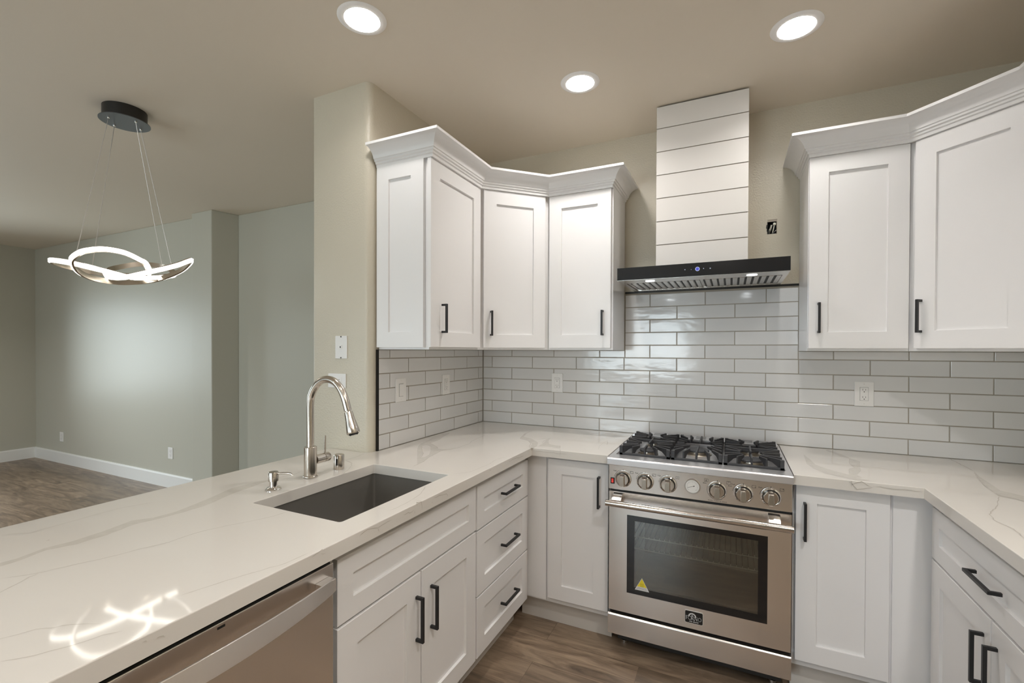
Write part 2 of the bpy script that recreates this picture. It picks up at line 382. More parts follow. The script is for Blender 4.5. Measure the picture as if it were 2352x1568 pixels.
backsplash('long white subway tile backsplash behind the stainless range', TB, 2.90,
    [(.002, 2.89, .914, .914+6*TH), (.002, .999, .914+6*TH, 1.4205), (.999, 1.9125, .914+6*TH, 1.768), (1.9125, 2.89, .914+6*TH, 1.4205)], .2272,
    [(.999, 1.9125, 1.768, 1.779)],
    [(0, 2.90, .914, 1.4205), (.999, 1.9125, 1.4205, 1.768)])
TLf = frame_T((0, 0, 0), (0, -1, 0), (1, 0, 0))
backsplash('short white subway tile backsplash on the left wall beside the faucet', TLf, 1.07,
    [(.0, 1.072, .914, 1.4205)], .0665, [(1.072, 1.083, .914, 1.4205)], [(0, 1.072, .914, 1.4205)])
TRf = frame_T((XR-.008, 0, 0), (0, -1, 0), (-1, 0, 0))

# ------------------------------------------------------------------ cabinets
def shaker(b, w, h, t=.02, rail=.075, ins=.010, u=0, z=0, n0=0.0):
    """frame-and-panel front lying in b's local frame: u..u+w, z..z+h, out to n0+t"""
    r = min(rail, h*.33); f = n0+t; q = f-ins; e = .0010
    O = [(u, z), (u+w, z), (u+w, z+h), (u, z+h)]; I = [(u+r, z+r), (u+w-r, z+r), (u+w-r, z+h-r), (u+r, z+h-r)]
    I2 = [(I[0][0]+e, I[0][1]+e), (I[1][0]-e, I[1][1]+e), (I[2][0]-e, I[2][1]-e), (I[3][0]+e, I[3][1]-e)]
    c = .0014; Oc = [(O[0][0]+c, O[0][1]+c), (O[1][0]-c, O[1][1]+c), (O[2][0]-c, O[2][1]-c), (O[3][0]+c, O[3][1]-c)]
    L_ = [(O, n0), (O, f-c), (Oc, f), (I, f), (I2, q)]
    vs = [(p[0], n, p[1]) for P_, n in L_ for p in P_]; fs = [(3, 2, 1, 0), (16, 17, 18, 19)]
    for k in range(4):
        for i in range(4): fs.append((k*4+i, k*4+(i+1) % 4, (k+1)*4+(i+1) % 4, (k+1)*4+i))
    b.add(vs, fs)
def pull(T, parent, c, vert, L_=.140, nf=.02, name='handle'):
    """square black bar pull, centre c=(u,z) on a front whose face is at nf"""
    b = MB(T); s = .005; h = L_/2; p = .032
    def bx(a0, a1, n0, n1):
        if vert: b.box((c[0]-s, n0, c[1]+a0), (c[0]+s, n1, c[1]+a1))
        else: b.box((c[0]+a0, n0, c[1]-s), (c[0]+a1, n1, c[1]+s))
    bx(-h, h, nf+p-.010, nf+p); bx(-h, -h+.010, nf+.0002, nf+p-.010); bx(h-.010, h, nf+.0002, nf+p-.010)
    b.build(name, M_blk, parent, bev=.0008, label='matte black bar pull')
def door(T, parent, u, z, w, h, handle=None, vert=True, name='door', rail=.075, L_=.140):
    b = MB(T); shaker(b, w, h, u=u, z=z, n0=.0005, rail=rail); o = b.build(name, M_cab, parent)
    if handle: pull(T, o, handle, vert, L_, nf=.0205)
    return o
def carcass(T, root, w, z0, z1, d, toe=None, left=0, name='body', notch=None):
    """box from u=0..w, back to -d; toe=(recess) adds a toe kick"""
    b = MB(T); b.box((0, -d, z0), (w, 0, z1)); o = b.build(name, M_cab, root, bev=.001)
    if toe:
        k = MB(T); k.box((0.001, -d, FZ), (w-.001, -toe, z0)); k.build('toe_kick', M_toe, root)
    return o
ZB0, ZB1 = .100, .872   # base cabinet box
# --- left run (faces +x): local u runs towards the camera (-y), outward +x
def TL_(y): return frame_T((.605, y, 0), (0, -1, 0), (1, 0, 0))
# three drawers
T = TL_(-.632); r = thing('drawer_cabinet', (.3, -.9, FZ), 'white shaker base cabinet with three stacked drawers, right of the sink cabinet', 'cabinet')
carcass(T, r, .545, ZB0, ZB1, .59, toe=.06)
for z0, z1 in ((.655, .842), (.372, .648), (.107, .365)):
    door(T, r, .004, z0, .533, z1-z0, handle=(.240, (z0+z1)/2+(.003 if z1 > .7 else 0)), vert=False, name='drawer', rail=.066, L_=.155)
# sink base
T = TL_(-1.177); r = thing('sink_cabinet', (.3, -1.55, FZ), 'white shaker sink cabinet with two doors under one wide false drawer front', 'cabinet')
b = MB(T)
b.box((0, -.59, ZB0), (.765, 0, .62)); b.box((0, -.59, .62), (.02, 0, ZB1)); b.box((.745, -.59, .62), (.765, 0, ZB1)); b.box((.02, -.02, .62), (.745, 0, ZB1)); b.box((.02, -.59, .62), (.745, -.57, ZB1))
b.build('body', M_cab, r, bev=.001)
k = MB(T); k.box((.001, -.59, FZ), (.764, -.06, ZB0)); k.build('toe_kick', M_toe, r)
door(T, r, .004, .660, .754, .185, name='drawer_front', rail=.058)
door(T, r, .004, .107, .374, .545, handle=(.325, .502), name='door', L_=.155)
door(T, r, .384, .107, .374, .545, handle=(.410, .502), name='door', L_=.155)
# cabinet closing the end of the peninsula
T = TL_(-2.565); r = thing('end_cabinet', (.3, -2.8, FZ), 'white shaker end cabinet with one door, beyond the dishwasher', 'cabinet')
carcass(T, r, .40, ZB0, ZB1, .59, toe=.06); door(T, r, .004, .107, .39, .735, handle=(.35, .74))
# peninsula back panel facing the living room
b = MB(); b.box((-.012, -2.965, FZ), (.014, -1.135, .872)); tag(b.build('peninsula_panel', M_cab, bev=.001), 'white flat back panel of the peninsula under the counter overhang', 'panel')
# --- back run, left of range (faces -y)
T = frame_T((.612, -.600, 0), (1, 0, 0), (0, -1, 0)); r = thing('corner_base_cabinet', (.6, -.3, FZ), 'white shaker corner base cabinet with one narrow door, left of the range', 'cabinet')
b = MB(); b.box((.012, -.600, ZB0), (1.056, -.005, ZB1)); b.build('body', M_cab, r, bev=.001)
b = MB(T); b.box((.001, .0003, ZB0+.01), (.108, .008, ZB1-.01)); b.build('filler_strip', M_cab, r)
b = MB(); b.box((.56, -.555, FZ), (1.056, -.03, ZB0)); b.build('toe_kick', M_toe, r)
door(T, r, .733-.612, .130, .318, .728, handle=(1.006-.612, .72), L_=.155)
# right of range
T = frame_T((1.829, -.600, 0), (1, 0, 0), (0, -1, 0)); r = thing('corner_base_cabinet', (2.3, -.3, FZ), 'white shaker corner base cabinet with one wide door, right of the range', 'cabinet')
b = MB(); b.box((1.829, -.600, ZB0), (2.885, -.005, ZB1)); b.build('body', M_cab, r, bev=.001)
b = MB(T); b.box((.335, .0003, ZB0+.01), (.462, .008, ZB1-.01)); b.build('filler_strip', M_cab, r)
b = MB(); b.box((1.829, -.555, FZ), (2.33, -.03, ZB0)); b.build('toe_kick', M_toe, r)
door(T, r, .010, .130, .314, .738, handle=(.041, .718), L_=.155)
# --- right run (faces -x): u towards camera
T = frame_T((2.293, -.632, 0), (0, -1, 0), (-1, 0, 0)); r = thing('double_door_cabinet', (2.6, -1.07, FZ), 'white shaker base cabinet with a wide drawer over two doors, under the right counter', 'cabinet')
carcass(T, r, .885, ZB0, ZB1, .59, toe=.06)
door(T, r, .006, .655, .873, .187, handle=(.425, .748), vert=False, name='drawer', rail=.062, L_=.158)
door(T, r, .006, .107, .434, .540, handle=(.400, .510), L_=.155)
door(T, r, .445, .107, .434, .540, handle=(.478, .510), L_=.155)

# --- wall cabinets
ZU0, ZU1 = 1.421, 2.335; DZ, DH = 1.433, .884
def TU(a, b_): return None
# left wall unit
r = thing('wall_cabinet', (0, -.84, ZU0), 'white shaker wall cabinet on the left wall, with a panelled end facing the camera', 'cabinet', 'white shaker wall cabinets')
b = MB(); b.box((.001, -1.070, ZU0), (.305, -.612, ZU1)); b.build('body', M_cab, r, bev=.001)
T = frame_T((.305, -1.086, 0), (0, 1, 0), (1, 0, 0)); door(T, r, 0, DZ, .470, DH, handle=(.092, 1.572))
T = frame_T((.001, -1.0705, 0), (1, 0, 0), (0, -1, 0)); b = MB(T); shaker(b, .283, .893, t=.018, u=0, z=1.431, rail=.074); b.build('end_panel', M_cab, r)
# diagonal corner units
def diag(o, u, n, poly, label, hu, loc):
    r = thing('corner_wall_cabinet', loc, label, 'cabinet', 'diagonal corner wall cabinets')
    b = MB(); b.prism(poly, ZU0, ZU1); b.build('body', M_cab, r, bev=.001)
    door(frame_T(o, u, n), r, .028, DZ, .375, DH, handle=(hu, 1.570)); return r
q = .7071
diag((.305, -.61, 0), (q, q, 0), (q, -q, 0), [(.001, -.611), (.305, -.611), (.611, -.305), (.611, -.001), (.001, -.001)],
     'white shaker diagonal corner wall cabinet above the left counter corner', .070, (.2, -.2, ZU0))
diag((2.290, -.305, 0), (q, -q, 0), (-q, -q, 0), [(2.289, -.305), (2.595, -.611), (2.899, -.611), (2.899, -.001), (2.289, -.001)],
     'white shaker diagonal corner wall cabinet at the right edge of the picture', .055, (2.7, -.2, ZU0))
# back wall units
def backunit(x0, x1, dx0, dx1, hx, label):
    r = thing('wall_cabinet', ((x0+x1)/2, -.001, ZU0), label, 'cabinet', 'white shaker wall cabinets')
    b = MB(); b.box((x0, -.305, ZU0), (x1, -.0, ZU1)); b.build('body', M_cab, r, bev=.001)
    door(frame_T((dx0, -.305, 0), (1, 0, 0), (0, -1, 0)), r, 0, DZ, dx1-dx0, DH, handle=(hx-dx0, 1.574)); return r
backunit(.612, .995, .622, .986, .943, 'white shaker wall cabinet between the left corner cabinet and the range hood')
backunit(1.913, 2.288, 1.915, 2.283, 1.954, 'white shaker wall cabinet to the right of the range hood')
r = thing('wall_cabinet', (2.75, -.84, ZU0), 'white shaker wall cabinet on the right wall next to the right corner cabinet', 'cabinet', 'white shaker wall cabinets')
b = MB(); b.box((2.595, -1.22, ZU0), (2.899, -.612, ZU1)); b.build('body', M_cab, r, bev=.001)
T = frame_T((2.595, -.640, 0), (0, -1, 0), (-1, 0, 0)); door(T, r, 0, DZ, .57, DH, handle=(.04, 1.572))

# --- crown mouldings: profile (offset, z) swept along a mitred plan path
CP = [(-.012, 2.318), (0, 2.318), (.002, 2.330), (.008, 2.333), (.009, 2.341), (.016, 2.344), (.017, 2.352), (.022, 2.354)]
for i in range(7):
    t = i/6; CP.append((.022+.050*(1-math.cos(t*math.pi/2))**.8, 2.354+.046*math.sin(t*math.pi/2)))
CP += [(.078, 2.400), (.078, 2.412), (.0, 2.412), (-.012, 2.412)]
def crown(path, left, label):
    pts = [Vector(p) for p in path]; n = len(pts); out = []
    for i in range(n):
        ds = []
        if i > 0: ds.append((pts[i]-pts[i-1]).normalized())
        if i < n-1: ds.append((pts[i+1]-pts[i]).normalized())
        ns = [Vector((d.y, -d.x)) for d in ds]
        if len(ns) == 1: m = ns[0]
        else: m = (ns[0]+ns[1]); m = m/ (1+ns[0].dot(ns[1]))
        out.append(m)
    b = MB(); k = len(CP); vs = [(p.x+m.x*o, p.y+m.y*o, z) for p, m in zip(pts, out) for o, z in CP]
    fs = b.ring(n, k) + [tuple(range(k)), tuple(range((n-1)*k, n*k))[::-1]]
    b.add(vs, fs); tag(b.build('crown_moulding', M_cab, smooth=28), label, 'moulding')
crown([(.001, -1.089), (.335, -1.089), (.335, -.622), (.622, -.335), (.995, -.335), (.995, -.001)], True, 'white crown moulding on top of the left group of wall cabinets')
crown([(1.912, -.001), (1.912, -.335), (2.278, -.335), (2.565, -.622), (2.565, -1.24)], False, 'white crown moulding on top of the right group of wall cabinets')

# ------------------------------------------------------------------ countertops
CT, CB = .914, .8735
RH = [.00010]
def ribbon(b, pts, w, d, n, up_ax):
    """vein ribbon lying a hair above the slab; n = face normal"""
    RH[0] += .000012
    P_ = [Vector(p) for p in pts]; W_ = list(w) if isinstance(w, (list, tuple)) else [w]*len(P_)
    Q = []; QW = []
    for i in range(len(P_)-1):
        L_ = (P_[i+1]-P_[i]).length; k = max(2, int(L_/.018))
        for j in range(k):
            t = j/k; s = t*t*(3-2*t); Q.append(P_[i].lerp(P_[i+1], t)); QW.append(W_[i]*(1-s)+W_[i+1]*s)
    Q.append(P_[-1]); QW.append(W_[-1]); n = Vector(n); vs = []; at = []; fs = []
    for i, p in enumerate(Q):
        t = (Q[min(i+1, len(Q)-1)]-Q[max(i-1, 0)]).normalized(); s = n.cross(t)
        jit = (random.random()-.5)*.004 if 0 < i < len(Q)-1 else 0
        wd = QW[i]/2*(.75+.5*random.random()); c = p + n*RH[0] + s*jit; e = 1.0 if 0 < i < len(Q)-1 else .0
        f = .55 if QW[i] > .008 else .7
        vs += [c-s*wd, c-s*wd*f, c+s*wd*f, c+s*wd]; at += [0, d*e, d*e, 0]
    def clip(v):
        if abs(v.z-CT) < .002:
            if v.x < .003 and v.y > -1.086: v.x = .003
            if v.x < -.004 and -1.136 < v.y <= -1.086: v.y = -1.136
            if v.y > -.003: v.y = -.003
            if v.x > 2.886: v.x = 2.886
        return v
    vs = [clip(v) for v in vs]
    for i in range(len(Q)-1):
        for j in range(3): a = i*4+j; fs.append((a, a+1, a+5, a+4))
    b.add(vs, fs, at)
def slab(b, poly, holes=()):
    pass
def counter(label, polys, veins, loc, patches=()):
    """polys: list of (outer polygon ccw, hole or None)"""
    bm = bmesh.new(); outer, hole = polys
    def loop(poly, z): return [bm.verts.new((p[0], p[1], z)) for p in poly]
    for z, fl in ((CT, False), (CB, True)):
        vs = loop(outer, z); es = [bm.edges.new((vs[i], vs[(i+1) % len(vs)])) for i in range(len(vs))]
        if hole:
            hv = loop(hole, z); es += [bm.edges.new((hv[i], hv[(i+1) % len(hv)])) for i in range(len(hv))]
        bmesh.ops.triangle_fill(bm, use_beauty=True, edges=es)
    bm.verts.ensure_lookup_table(); top = {(round(v.co.x, 5), round(v.co.y, 5)): v for v in bm.verts if v.co.z > .9}; bot = {(round(v.co.x, 5), round(v.co.y, 5)): v for v in bm.verts if v.co.z < .9}
    for poly in (outer, hole or []):
        for i in range(len(poly)):
            a = tuple(round(c, 5) for c in poly[i]); c = tuple(round(c, 5) for c in poly[(i+1) % len(poly)])
            bm.faces.new((top[a], top[c], bot[c], bot[a]))
    bmesh.ops.recalc_face_normals(bm, faces=bm.faces)
    es = [e for e in bm.edges if e.is_manifold and e.calc_face_angle(0) > .5 and all(v.co.z > .9 for v in e.verts)]
    bmesh.ops.bevel(bm, geom=es, offset=.002, segments=2, affect='EDGES', profile=.5)
    bm.verts.index_update(); b = MB()
    b.add([tuple(v.co) for v in bm.verts], [tuple(v.index for v in f.verts) for f in bm.faces]); bm.free()
    from mathutils.geometry import tessellate_polygon
    for out_, hole_, d in patches:
        loops = [[Vector((x, y, 0)) for x, y in out_]] + ([[Vector((x, y, 0)) for x, y in hole_]] if hole_ else [])
        allv = [p for l in loops for p in l]; RH[0] += .000012
        tris = tessellate_polygon(loops); vs = [(max(p.x, .003) if p.y > -1.08 else p.x, min(p.y, -.003), CT+RH[0]) for p in allv]
        b.add(vs, [t if (allv[t[1]]-allv[t[0]]).cross(allv[t[2]]-allv[t[0]]).z > 0 else t[::-1] for t in tris], [d]*len(vs))
    for n, lst in veins:
        for pts, w, d in lst: ribbon(b, pts, w, d, n, None)
    b.att[0] = b.att[0] or 0.0001
    return tag(b.build('countertop', M_quartz), label, 'countertop')
P_TOP=[([(0.038,-2.404),(0.041,-2.375),(0.023,-2.322),(0.032,-2.268),(0.023,-2.201),(-0.0,-2.121),(0.031,-2.079),(0.035,-2.021),(0.011,-1.942),(-0.018,-1.862),(-0.047,-1.791),(-0.041,-1.727),(-0.027,-1.658),(-0.016,-1.662),(0.004,-1.75),(0.013,-1.819),(0.038,-1.887),(0.06,-1.952),(0.06,-2.026),(0.052,-2.082),(0.041,-2.133),(0.061,-2.211),(0.065,-2.274),(0.041,-2.323),(0.058,-2.375),(0.064,-2.412)],None,0.26),([(0.351,-1.243),(0.34,-1.206),(0.145,-0.948),(0.106,-0.887),(0.083,-0.834),(0.061,-0.734),(0.026,-0.635),(0.015,-0.535),(0.04,-0.49),(0.056,-0.515),(0.089,-0.643),(0.113,-0.704),(0.119,-0.799),(0.157,-0.828),(0.198,-0.858),(0.241,-0.9),(0.277,-0.9),(0.299,-0.879),(0.32,-0.84),(0.308,-0.894),(0.291,-0.921),(0.281,-0.936),(0.312,-1.079),(0.327,-1.122),(0.341,-1.176),(0.345,-1.212)],[(0.125,-0.878),(0.137,-0.855),(0.171,-0.871),(0.23,-0.951),(0.277,-1.029),(0.289,-1.083),(0.28,-1.095),(0.236,-1.021),(0.174,-0.949)],0.26),([(0.469,-0.169),(0.47,-0.287),(0.498,-0.404),(0.568,-0.442),(0.64,-0.528),(0.67,-0.619),(0.671,-0.668),(0.651,-0.678),(0.623,-0.573),(0.563,-0.499),(0.506,-0.469),(0.489,-0.408),(0.46,-0.292)],None,0.28),([(0.644,-0.392),(0.653,-0.367),(0.672,-0.456),(0.705,-0.532),(0.747,-0.553),(0.781,-0.557),(0.8,-0.62),(0.777,-0.616),(0.744,-0.599),(0.701,-0.61),(0.676,-0.616),(0.67,-0.532)],None,0.25)]
P_RIGHT=[([(1.914,-0.214),(1.927,-0.316),(1.933,-0.429),(1.967,-0.494),(2.031,-0.569),(2.063,-0.617),(2.087,-0.632),(2.041,-0.647),(1.995,-0.617),(1.947,-0.583),(1.915,-0.52),(1.9,-0.429)],None,0.28),([(2.041,-0.023),(2.079,-0.113),(2.106,-0.221),(2.129,-0.267),(2.103,-0.391),(2.09,-0.471),(2.06,-0.554),(2.067,-0.597),(2.028,-0.57),(2.054,-0.445),(2.076,-0.42),(2.073,-0.344),(2.1,-0.231),(2.064,-0.158),(2.028,-0.058)],None,0.28),([(2.524,-0.256),(2.503,-0.361),(2.491,-0.49),(2.481,-0.582),(2.502,-0.603),(2.522,-0.633),(2.54,-0.649),(2.506,-0.727),(2.49,-0.71),(2.473,-0.685),(2.442,-0.672),(2.459,-0.539),(2.483,-0.397)],None,0.28)]
V_TOP=[([(0.064,-2.412,0.914),(0.058,-2.375,0.914),(0.041,-2.323,0.914),(0.065,-2.274,0.914),(0.061,-2.211,0.914),(0.041,-2.133,0.914),(0.052,-2.082,0.914),(0.06,-2.026,0.914),(0.06,-1.952,0.914),(0.038,-1.887,0.914),(0.013,-1.819,0.914),(0.004,-1.75,0.914),(-0.016,-1.662,0.914)],0.0022,0.4),([(0.145,-2.435,0.914),(0.186,-2.386,0.914),(0.193,-2.365,0.914),(0.231,-2.277,0.914),(0.244,-2.219,0.914),(0.266,-2.164,0.914),(0.263,-2.096,0.914),(0.29,-2.023,0.914),(0.339,-1.925,0.914),(0.341,-1.907,0.914),(0.344,-1.866,0.914)],0.003,0.45),([(0.234,-2.474,0.914),(0.224,-2.459,0.914),(0.193,-2.403,0.914),(0.186,-2.386,0.914)],0.003,0.45),([(0.441,-2.533,0.914),(0.446,-2.524,0.914),(0.464,-2.485,0.914),(0.484,-2.469,0.914),(0.502,-2.451,0.914),(0.548,-2.424,0.914)],0.0025,0.35),([(0.527,-2.548,0.914),(0.557,-2.518,0.914),(0.587,-2.467,0.914),(0.591,-2.44,0.914),(0.611,-2.417,0.914)],0.0025,0.4),([(0.572,-2.307,0.914),(0.587,-2.265,0.914),(0.6,-2.22,0.914),(0.61,-2.195,0.914),(0.637,-2.126,0.914),(0.645,-2.1,0.914),(0.646,-2.046,0.914)],0.0022,0.5),([(-0.033,-2.299,0.914),(-0.035,-2.29,0.914)],0.004,0.6),([(-0.194,-2.335,0.914),(-0.144,-2.294,0.914),(-0.147,-2.206,0.914),(-0.159,-2.087,0.914),(-0.126,-2.001,0.914)],0.01,0.12),([(-0.018,-1.144,0.914),(0.001,-1.234,0.914),(-0.001,-1.293,0.914),(0.056,-1.311,0.914),(0.1,-1.351,0.914),(0.146,-1.427,0.914),(0.171,-1.476,0.914)],0.0025,0.5),([(-0.007,-1.446,0.914),(0.002,-1.417,0.914),(0.006,-1.372,0.914)],0.0025,0.35),([(-0.042,-1.713,0.914),(-0.02,-1.656,0.914),(-0.013,-1.61,0.914),(-0.002,-1.562,0.914),(-0.019,-1.509,0.914)],0.008,0.2),([(0.35,-1.25,0.914),(0.345,-1.212,0.914),(0.341,-1.176,0.914),(0.327,-1.122,0.914),(0.312,-1.079,0.914),(0.281,-0.936,0.914),(0.29,-0.918,0.914)],0.003,0.6),([(0.113,-0.704,0.914),(0.119,-0.799,0.914),(0.157,-0.828,0.914),(0.198,-0.858,0.914),(0.241,-0.9,0.914)],0.0028,0.6),([(0.125,-0.878,0.914),(0.173,-0.949,0.914),(0.236,-1.021,0.914),(0.28,-1.095,0.914)],0.003,0.5),([(0.241,-0.9,0.914),(0.276,-0.898,0.914),(0.319,-0.839,0.914),(0.318,-0.714,0.914),(0.295,-0.654,0.914),(0.284,-0.565,0.914),(0.274,-0.458,0.914)],0.0028,0.45),([(0.46,-0.292,0.914),(0.489,-0.408,0.914),(0.505,-0.47,0.914),(0.573,-0.506,0.914),(0.611,-0.561,0.914),(0.645,-0.665,0.914)],0.003,0.55),([(0.602,-0.453,0.914),(0.623,-0.415,0.914),(0.65,-0.369,0.914)],0.004,0.6),([(0.644,-0.392,0.914),(0.658,-0.519,0.914),(0.707,-0.573,0.914),(0.773,-0.55,0.914),(0.801,-0.62,0.914)],0.003,0.45),([(0.966,-0.298,0.914),(0.996,-0.422,0.914)],0.003,0.6),([(0.962,-0.311,0.914),(0.966,-0.471,0.914),(0.984,-0.561,0.914)],0.0025,0.25),([(0.569,-1.273,0.914),(0.616,-1.218,0.914),(0.625,-1.068,0.914),(0.613,-0.974,0.914),(0.636,-0.896,0.914)],0.003,0.3),([(0.145,-0.332,0.914),(0.157,-0.341,0.914)],0.006,0.7),([(0.568,-1.458,0.914),(0.608,-1.535,0.914),(0.622,-1.608,0.914),(0.629,-1.69,0.914),(0.623,-1.73,0.914)],0.0025,0.5),([(0.62,-1.605,0.914),(0.659,-1.604,0.914),(0.659,-1.63,0.914)],0.0025,0.35),([(0.579,-1.725,0.914),(0.598,-1.703,0.914)],0.003,0.3),([(-0.001,-1.292,0.914),(0.068,-1.32,0.914),(0.112,-1.369,0.914)],0.003,0.4)]
V_RIGHT=[([(1.917,-0.389,0.914),(1.918,-0.498,0.914),(1.975,-0.583,0.914),(2.021,-0.62,0.914)],0.003,0.35),([(2.101,-0.212,0.914),(2.077,-0.326,0.914),(2.079,-0.418,0.914),(2.051,-0.461,0.914),(2.033,-0.554,0.914)],0.003,0.45),([(2.525,0.016,0.914),(2.524,-0.136,0.914),(2.524,-0.256,0.914)],0.003,0.75),([(2.512,-0.29,0.914),(2.458,-0.528,0.914),(2.447,-0.66,0.914),(2.495,-0.697,0.914)],0.003,0.4),([(2.442,-0.672,0.914),(2.382,-0.819,0.914),(2.319,-0.93,0.914),(2.308,-1.002,0.914),(2.325,-1.055,0.914),(2.314,-1.134,0.914)],0.003,0.45)]
V_EX=[([(0.66,-1.89,0.901),(0.66,-1.873,0.907),(0.66,-1.845,0.907),(0.66,-1.815,0.899),(0.66,-1.751,0.901)],0.0022,0.6),([(0.66,-1.815,0.899),(0.66,-1.81,0.883)],0.0022,0.6),([(0.66,-1.629,0.904),(0.66,-1.632,0.917),(0.66,-1.606,0.913),(0.66,-1.603,0.884)],0.0022,0.6),([(0.66,-1.7,0.899),(0.66,-1.676,0.897),(0.66,-1.657,0.895),(0.66,-1.645,0.899)],0.0022,0.6),([(0.661,-1.645,0.883),(0.66,-1.641,0.898)],0.0022,0.6),([(0.66,-1.537,0.905),(0.66,-1.501,0.903),(0.66,-1.455,0.897),(0.66,-1.447,0.883)],0.0022,0.6),([(0.66,-1.548,0.892),(0.66,-1.541,0.894)],0.0022,0.6),([(0.66,-0.939,0.9),(0.66,-0.893,0.905),(0.66,-0.825,0.896),(0.66,-0.767,0.893)],0.0022,0.6),([(0.66,-1.133,0.904),(0.66,-1.106,0.903)],0.0022,0.6),([(0.66,-0.707,0.914),(0.66,-0.704,0.898)],0.0022,0.6),([(0.66,-2.413,0.904),(0.66,-2.405,0.901)],0.002,0.5),([(0.66,-2.392,0.898),(0.66,-2.385,0.9),(0.66,-2.377,0.893)],0.002,0.5),([(0.66,-2.052,0.907),(0.66,-2.039,0.911),(0.66,-2.018,0.915)],0.002,0.5),([(0.66,-2.025,0.906),(0.661,-2.007,0.901)],0.002,0.5)]
V_EY1=[([(0.816,-0.663,0.921),(0.813,-0.663,0.881)],0.0025,0.4),([(0.662,-0.663,0.903),(0.742,-0.663,0.898),(0.858,-0.663,0.9)],0.0025,0.4)]
V_EY2=[([(2.01,-0.663,0.903),(2.019,-0.663,0.912),(2.019,-0.663,0.886)],0.0025,0.55),([(2.013,-0.663,0.913),(2.038,-0.663,0.882),(2.088,-0.663,0.895),(2.053,-0.663,0.914),(2.013,-0.663,0.896)],0.0025,0.55),([(2.093,-0.663,0.901),(2.184,-0.663,0.899),(2.241,-0.663,0.901)],0.0025,0.55)]
def rrect(x0, y0, x1, y1, r, ccw=True):
    out = []
    for cx, cy, a in ((x1-r, y0+r, -90), (x1-r, y1-r, 0), (x0+r, y1-r, 90), (x0+r, y0+r, 180)):
        out += [(cx+r*math.cos(math.radians(a+t)), cy+r*math.sin(math.radians(a+t))) for t in (0, 30, 60, 90)]
    return out
SX0, SX1, SY0, SY1 = .167, .560, -1.862, -1.288
LW, LY = -.265, -1.1322
outerL = [(.66, -.662), (1.0585, -.662), (1.0585, -.001), (.001, -.001), (.001, -1.0845), (-.0065, -1.0845), (-.0065, -1.095)]
outerL += [(-.043+.0372*math.cos(math.radians(a)), -1.095+.0372*math.sin(math.radians(a))) for a in range(-10, -91, -10)]
outerL += [(LW, LY), (LW, -3.0), (.66, -3.0)]
counter('large L-shaped white quartz countertop with grey veins holding the sink, left of the range', (outerL, rrect(SX0, SY0, SX1, SY1, .008)),
        [((0, 0, 1), V_TOP), ((1, 0, 0), V_EX), ((0, -1, 0), V_EY1)], (0, 0, 0), P_TOP)
counter('smaller L-shaped white quartz countertop with grey veins, right of the range',
        ([(1.8265, -.001), (1.8265, -.662), (2.242, -.662), (2.242, -1.54), (2.889, -1.54), (2.889, -.001)], None),
        [((0, 0, 1), V_RIGHT), ((0, -1, 0), V_EY2)], (0, 0, 0), P_RIGHT)
# ------------------------------------------------------------------ sink
b = MB(); g = .004; x0, x1, y0, y1 = SX0-g, SX1+g, SY0-g, SY1+g; zb, zt = .665, .8730
inr = rrect(x0, y0, x1, y1, .010); n = len(inr); cx, cy = (x0+x1)/2, (y0+y1)/2
flo = rrect(x0+.008, y0+.008, x1-.008, y1-.008, .010)
fl = rrect(x0-.018, y0-.018, x1+.018, y1+.018, .01); ou = rrect(x0-.002, y0-.002, x1+.002, y1+.002, .01)
vs = [(p[0], p[1], zt-.0015) for p in fl] + [(p[0], p[1], zt) for p in fl] + [(p[0], p[1], zt) for p in inr] + [(p[0], p[1], zb+.008) for p in inr] + [(p[0], p[1], zb) for p in flo]
fs = b.ring(5, n) + [tuple(range(4*n, 5*n))]
vs2 = [(p[0], p[1], zt-.0015) for p in ou] + [(p[0], p[1], zb-.002) for p in ou]; b.add(vs, fs)
o = 5*n; b.add(vs2, b.ring(2, n) + [tuple(range(n, 2*n))])
r = b.build('kitchen_sink', M_sink, smooth=35); tag(r, 'undermount stainless steel single-bowl sink in the left countertop', 'sink')
b = MB(); b.lathe([(.0, .0), (.045, 0), (.055, .002), (.055, .0035), (.04, .0035), (.038, .0015), (.0, .0015)], (cx-.05, cy, zb+.0002)); b.build('drain', M_chrome, r, smooth=30)

# ------------------------------------------------------------------ range
RX0, RX1 = 1.0615, 1.8235; RF = -.660
rg = thing('gas_range', (1.4425, -.35, FZ), 'stainless steel gas range with five burners, six knobs and a window oven door', 'range')
b = MB(); b.box((RX0+.004, RF+.03, .062), (RX1-.004, -.035, .900)); b.build('body', M_ss, rg, bev=.002)
# cooktop: front bullnose lip, side rails, recessed well
b = MB(); b.prism([(-.690, .878), (-.692, .881), (-.692, .9075), (-.688, .912), (-.610, .913), (-.605, .908), (-.605, .8995), (-.640, .8995), (-.640, .878)], RX0, RX1, 'x')
b.box((RX0, -.605, .8995), (RX0+.022, -.130, .912)); b.box((RX1-.022, -.605, .8995), (RX1, -.130, .912))
b.box((RX0, -.130, .8995), (RX1, -.004, .914)); b.box((RX0+.022, -.605, .8995), (RX1-.022, -.130, .9022))
b.build('cooktop', M_ss_top, rg, bev=.0012)
b = MB(); b.m = 0; b.box((RX0+.012, -.128, .9142), (RX1-.012, -.006, .929))
b.m = 1
for row, yy in enumerate((-.030, -.052, -.074, -.096)):
    for i in range(9):
        x0 = RX0+.045+i*.077; b.box((x0, yy-.0036, .9288), (x0+.052, yy+.0036, .9293))
b.build('rear_vent_trim', [M_ss_top, M_slot], rg)
